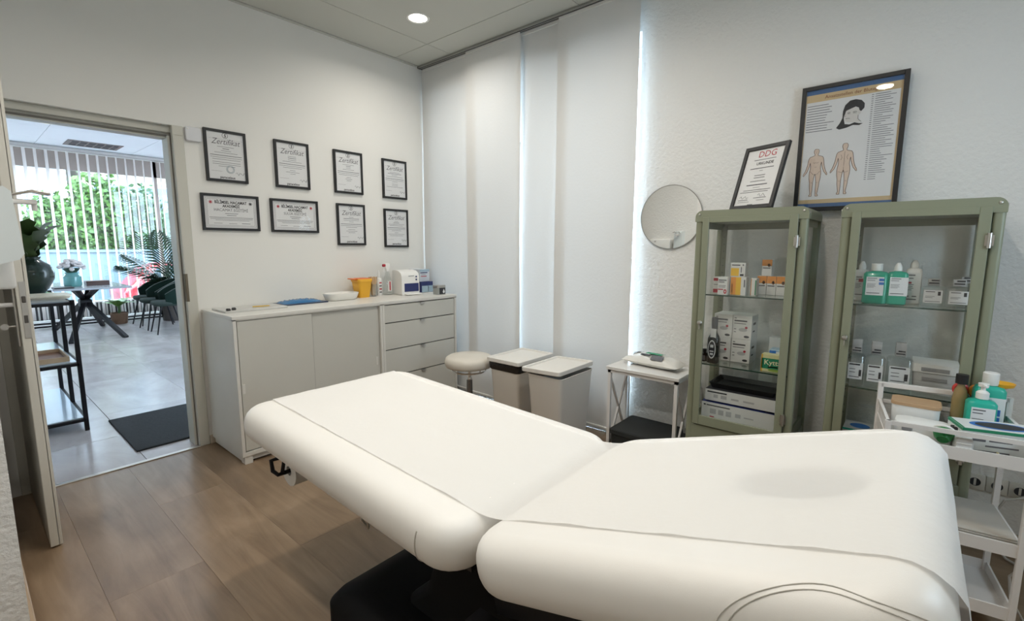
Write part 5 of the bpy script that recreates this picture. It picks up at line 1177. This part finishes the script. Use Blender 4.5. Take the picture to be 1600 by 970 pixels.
single('powder_scoop', MB().rr([(0, .04, .06, .012), (.03, .05, .075, .016), (.03, .045, .07, .014), (.004, .036, .056, .01)], seg=4), mat('pale yellow plastic', (.62, .55, .32), .4), 'pale yellow scoop lying beside the glove box', 'scoop', (x, y, tz + .0), (0, 0, .4))
x, y = cwp(.108, -.045)
t = thing('massage_oil_bottle', 'slim amber oil bottle with black cap on the trolley', 'bottle', (x, y, tz))
part(t, 'body', MB().lathe([(.02, 0), (.023, .004), (.023, .15), (.018, .18), (.011, .195), (.011, .21)], n=20), mat('amber oil glass', (.55, .40, .17), .1, trans=.5, coat=.4)); part(t, 'cap', MB().lathe([(.0185, .205), (.0185, .24), (0, .241)], n=20), M_BLACK)
x, y = cwp(.06, -.095)
rbottle('disinfectant_bottle', 'front teal pump bottle on the trolley with white label', (x, y, tz), .06, .082, .225, M_TEAL, M_WHITE, (.12, .9, .14, .62), 'pump', .016, .72, CA, [txt, (M_GREYINK, (.6, .2, .9, .22, .6, .3, .9, .32, .6, .4, .9, .42, .6, .5, .9, .52))])
x, y = cwp(.118, -.125)
rbottle('disinfectant_bottle', 'rear teal bottle on the trolley with blue mark and screw cap', (x, y, tz), .06, .088, .255, M_TEAL, M_WHITE, (.1, .96, .14, .66), 'screw', .019, .80, CA, [(M_LBLUE, (.02, .05, .5, .95)), (M_BLUE, (.5, .5, .85, .68, .5, .28, .85, .46))])
x, y = cwp(-.05, -.112)
M_GB = mat('glove box card', (.66, .69, .69), .5)
carton('glove_box', 'white and green glove box with oval opening on the trolley', (x, y, tz), (.115, .215, .102), M_GB, [(M_GRN, *FR(0, .90, 1, 1)), (M_GREYINK, *FR(.06, .58, .3, .66, .34, .60, .62, .66, .3, .42, .7, .47, .06, .22, .6, .28)), (M_BLUE, 't', 'o', .56, .5, .38, .36), (mat('dark glove material', (.03, .03, .035), .6), 't', 'o', .56, .5, .31, .28, .0005), (M_GRN, 't', 'r', 0, 0, .03, 1, .97, 0, 1, 1), (M_GRN, 'l', 'r', 0, .9, 1, 1)], CA + R(9))
# items behind: caps and scissors with orange and yellow grips
x, y = cwp(.135, -.085)
t = thing('bandage_scissors', 'scissors with red and orange grips behind the oil bottle', 'scissors', (x, y, tz))
part(t, 'blade', MB().bar((0, .01, .0), (0, .03, .17), .012, .004), M_STEEL, None); part(t, 'blade', MB().bar((.005, .03, .0), (.005, .01, .17), .012, .004), M_STEEL, None)
for yy, q in ((.035, mat('red grip', (.55, .04, .03), .4)), (-.01, mat('orange grip', (.75, .28, .04), .4))): part(t, 'grip', MB().tube([(0, yy + .018 * math.cos(a), .175 + .02 * math.sin(a)) for a in [2 * PI * i / 18 for i in range(18)]], .007, 8, True), q)
x, y = cwp(.140, -.160)
t = thing('yellow_funnel', 'yellow plastic dish lying on a jar behind the teal bottles', 'dish', (x, y, tz))
part(t, 'jar', MB().lathe([(.016, 0), (.018, .004), (.018, .18), (.01, .2), (0, .2)], n=18), M_CLEAR); part(t, 'dish', MB().lathe([(.012, .197), (.034, .206), (.038, .218), (.034, .216), (.012, .203), (0, .203)], n=28), M_YEL)
# middle tier
mz = .308
x, y = cwp(.01, -.01)
t = thing('paper_stack', 'stack of grey-beige paper covers on the middle tier of the trolley', 'paper stack', (x, y, mz), CA)
M_PS = mat('grey beige paper', (.50, .47, .42), .7)
for i in range(6): part(t, 'sheet', MB().b2((-.140 + .002 * (i % 3), -.178 + .003 * (i % 2), .0075 * i), (.138 - .002 * (i % 2), .178 - .002 * (i % 3), .0075 * i + .006), .001), M_PS, None)
x, y = cwp(.115, .12)
t = thing('yellow_cup', 'yellow lidded cup on the middle tier of the trolley', 'cup', (x, y, mz + .045))
part(t, 'cup', MB().lathe([(.022, 0), (.03, .05), (.028, .05), (.02, .004), (0, .004)], n=20), mat('pale yellow cup', (.7, .55, .25), .4)); part(t, 'lid', MB().lathe([(.036, .05), (.042, .06), (.036, .095), (.02, .10), (0, .10)], n=24), M_YEL)
x, y = cwp(.112, .04)
t = thing('clear_jar', 'clear plastic jar beside the yellow cup', 'jar', (x, y, mz + .045))
part(t, 'body', MB().lathe([(.03, 0), (.038, .005), (.04, .07), (.034, .085), (.034, .09)], n=22), M_CLEAR); part(t, 'cap', MB().lathe([(.036, .088), (.036, .105), (0, .106)], n=22), thin_glass('milky cap', (.75, .78, .78), .2, .3)); part(t, 'contents', MB().lathe([(0, .004), (.03, .006), (.034, .04), (0, .045)], n=16), mat('grey blue contents', (.30, .36, .38), .6))

# sockets and cables on the right wall
so = thing('socket_strip', 'row of white wall sockets behind the trolley', 'socket', (0, -3.95, .262), (PI / 2, 0, -PI / 2))
for i in range(4):
    p_ = part(so, 'socket_plate', MB().b2((-.145 + .0715 * i, -.036, 0), (-.075 + .0715 * i, .036, .010), .003, 2), mat('socket white', (.60, .58, .53), .4)); cx = -.11 + .0715 * i
    part(p_, 'socket_well', MB().lathe([(.020, .0105), (.020, .0115), (.0, .0108)], (cx, 0, 0), 24), M_INK, None); part(p_, 'socket_ring', MB().lathe([(.0195, .010), (.0195, .014), (.022, .014), (.022, .010)], (cx, 0, 0), 24), MATS['socket white'])
    part(p_, 'pin_hole', MB().b2((cx - .004, -.016, .0105), (cx + .004, .016, .013)), MATS['socket white'])
M_CAB = mat('white cable', (.55, .53, .50), .5)
single('power_cable', MB().tube([(-.012, -4.10, .26), (-.06, -4.08, .27), (-.09, -4.0, .275), (-.10, -3.93, .24), (-.10, -3.90, .16), (-.12, -3.9, .06), (-.16, -3.95, .008), (-.3, -4.1, .006), (-.4, -4.3, .006)], .005, 8), M_CAB, 'white power cable looping from the wall sockets to the floor', 'cable')
single('hanging_cable', MB().tube([(-.66, -3.90, .30), (-.665, -3.915, .26), (-.64, -3.915, .21), (-.61, -3.90, .16), (-.61, -3.91, .08), (-.60, -3.95, .006), (-.62, -4.05, .005)], .004, 8), M_CAB, 'thin white cable hanging below the middle trolley tier', 'cable')
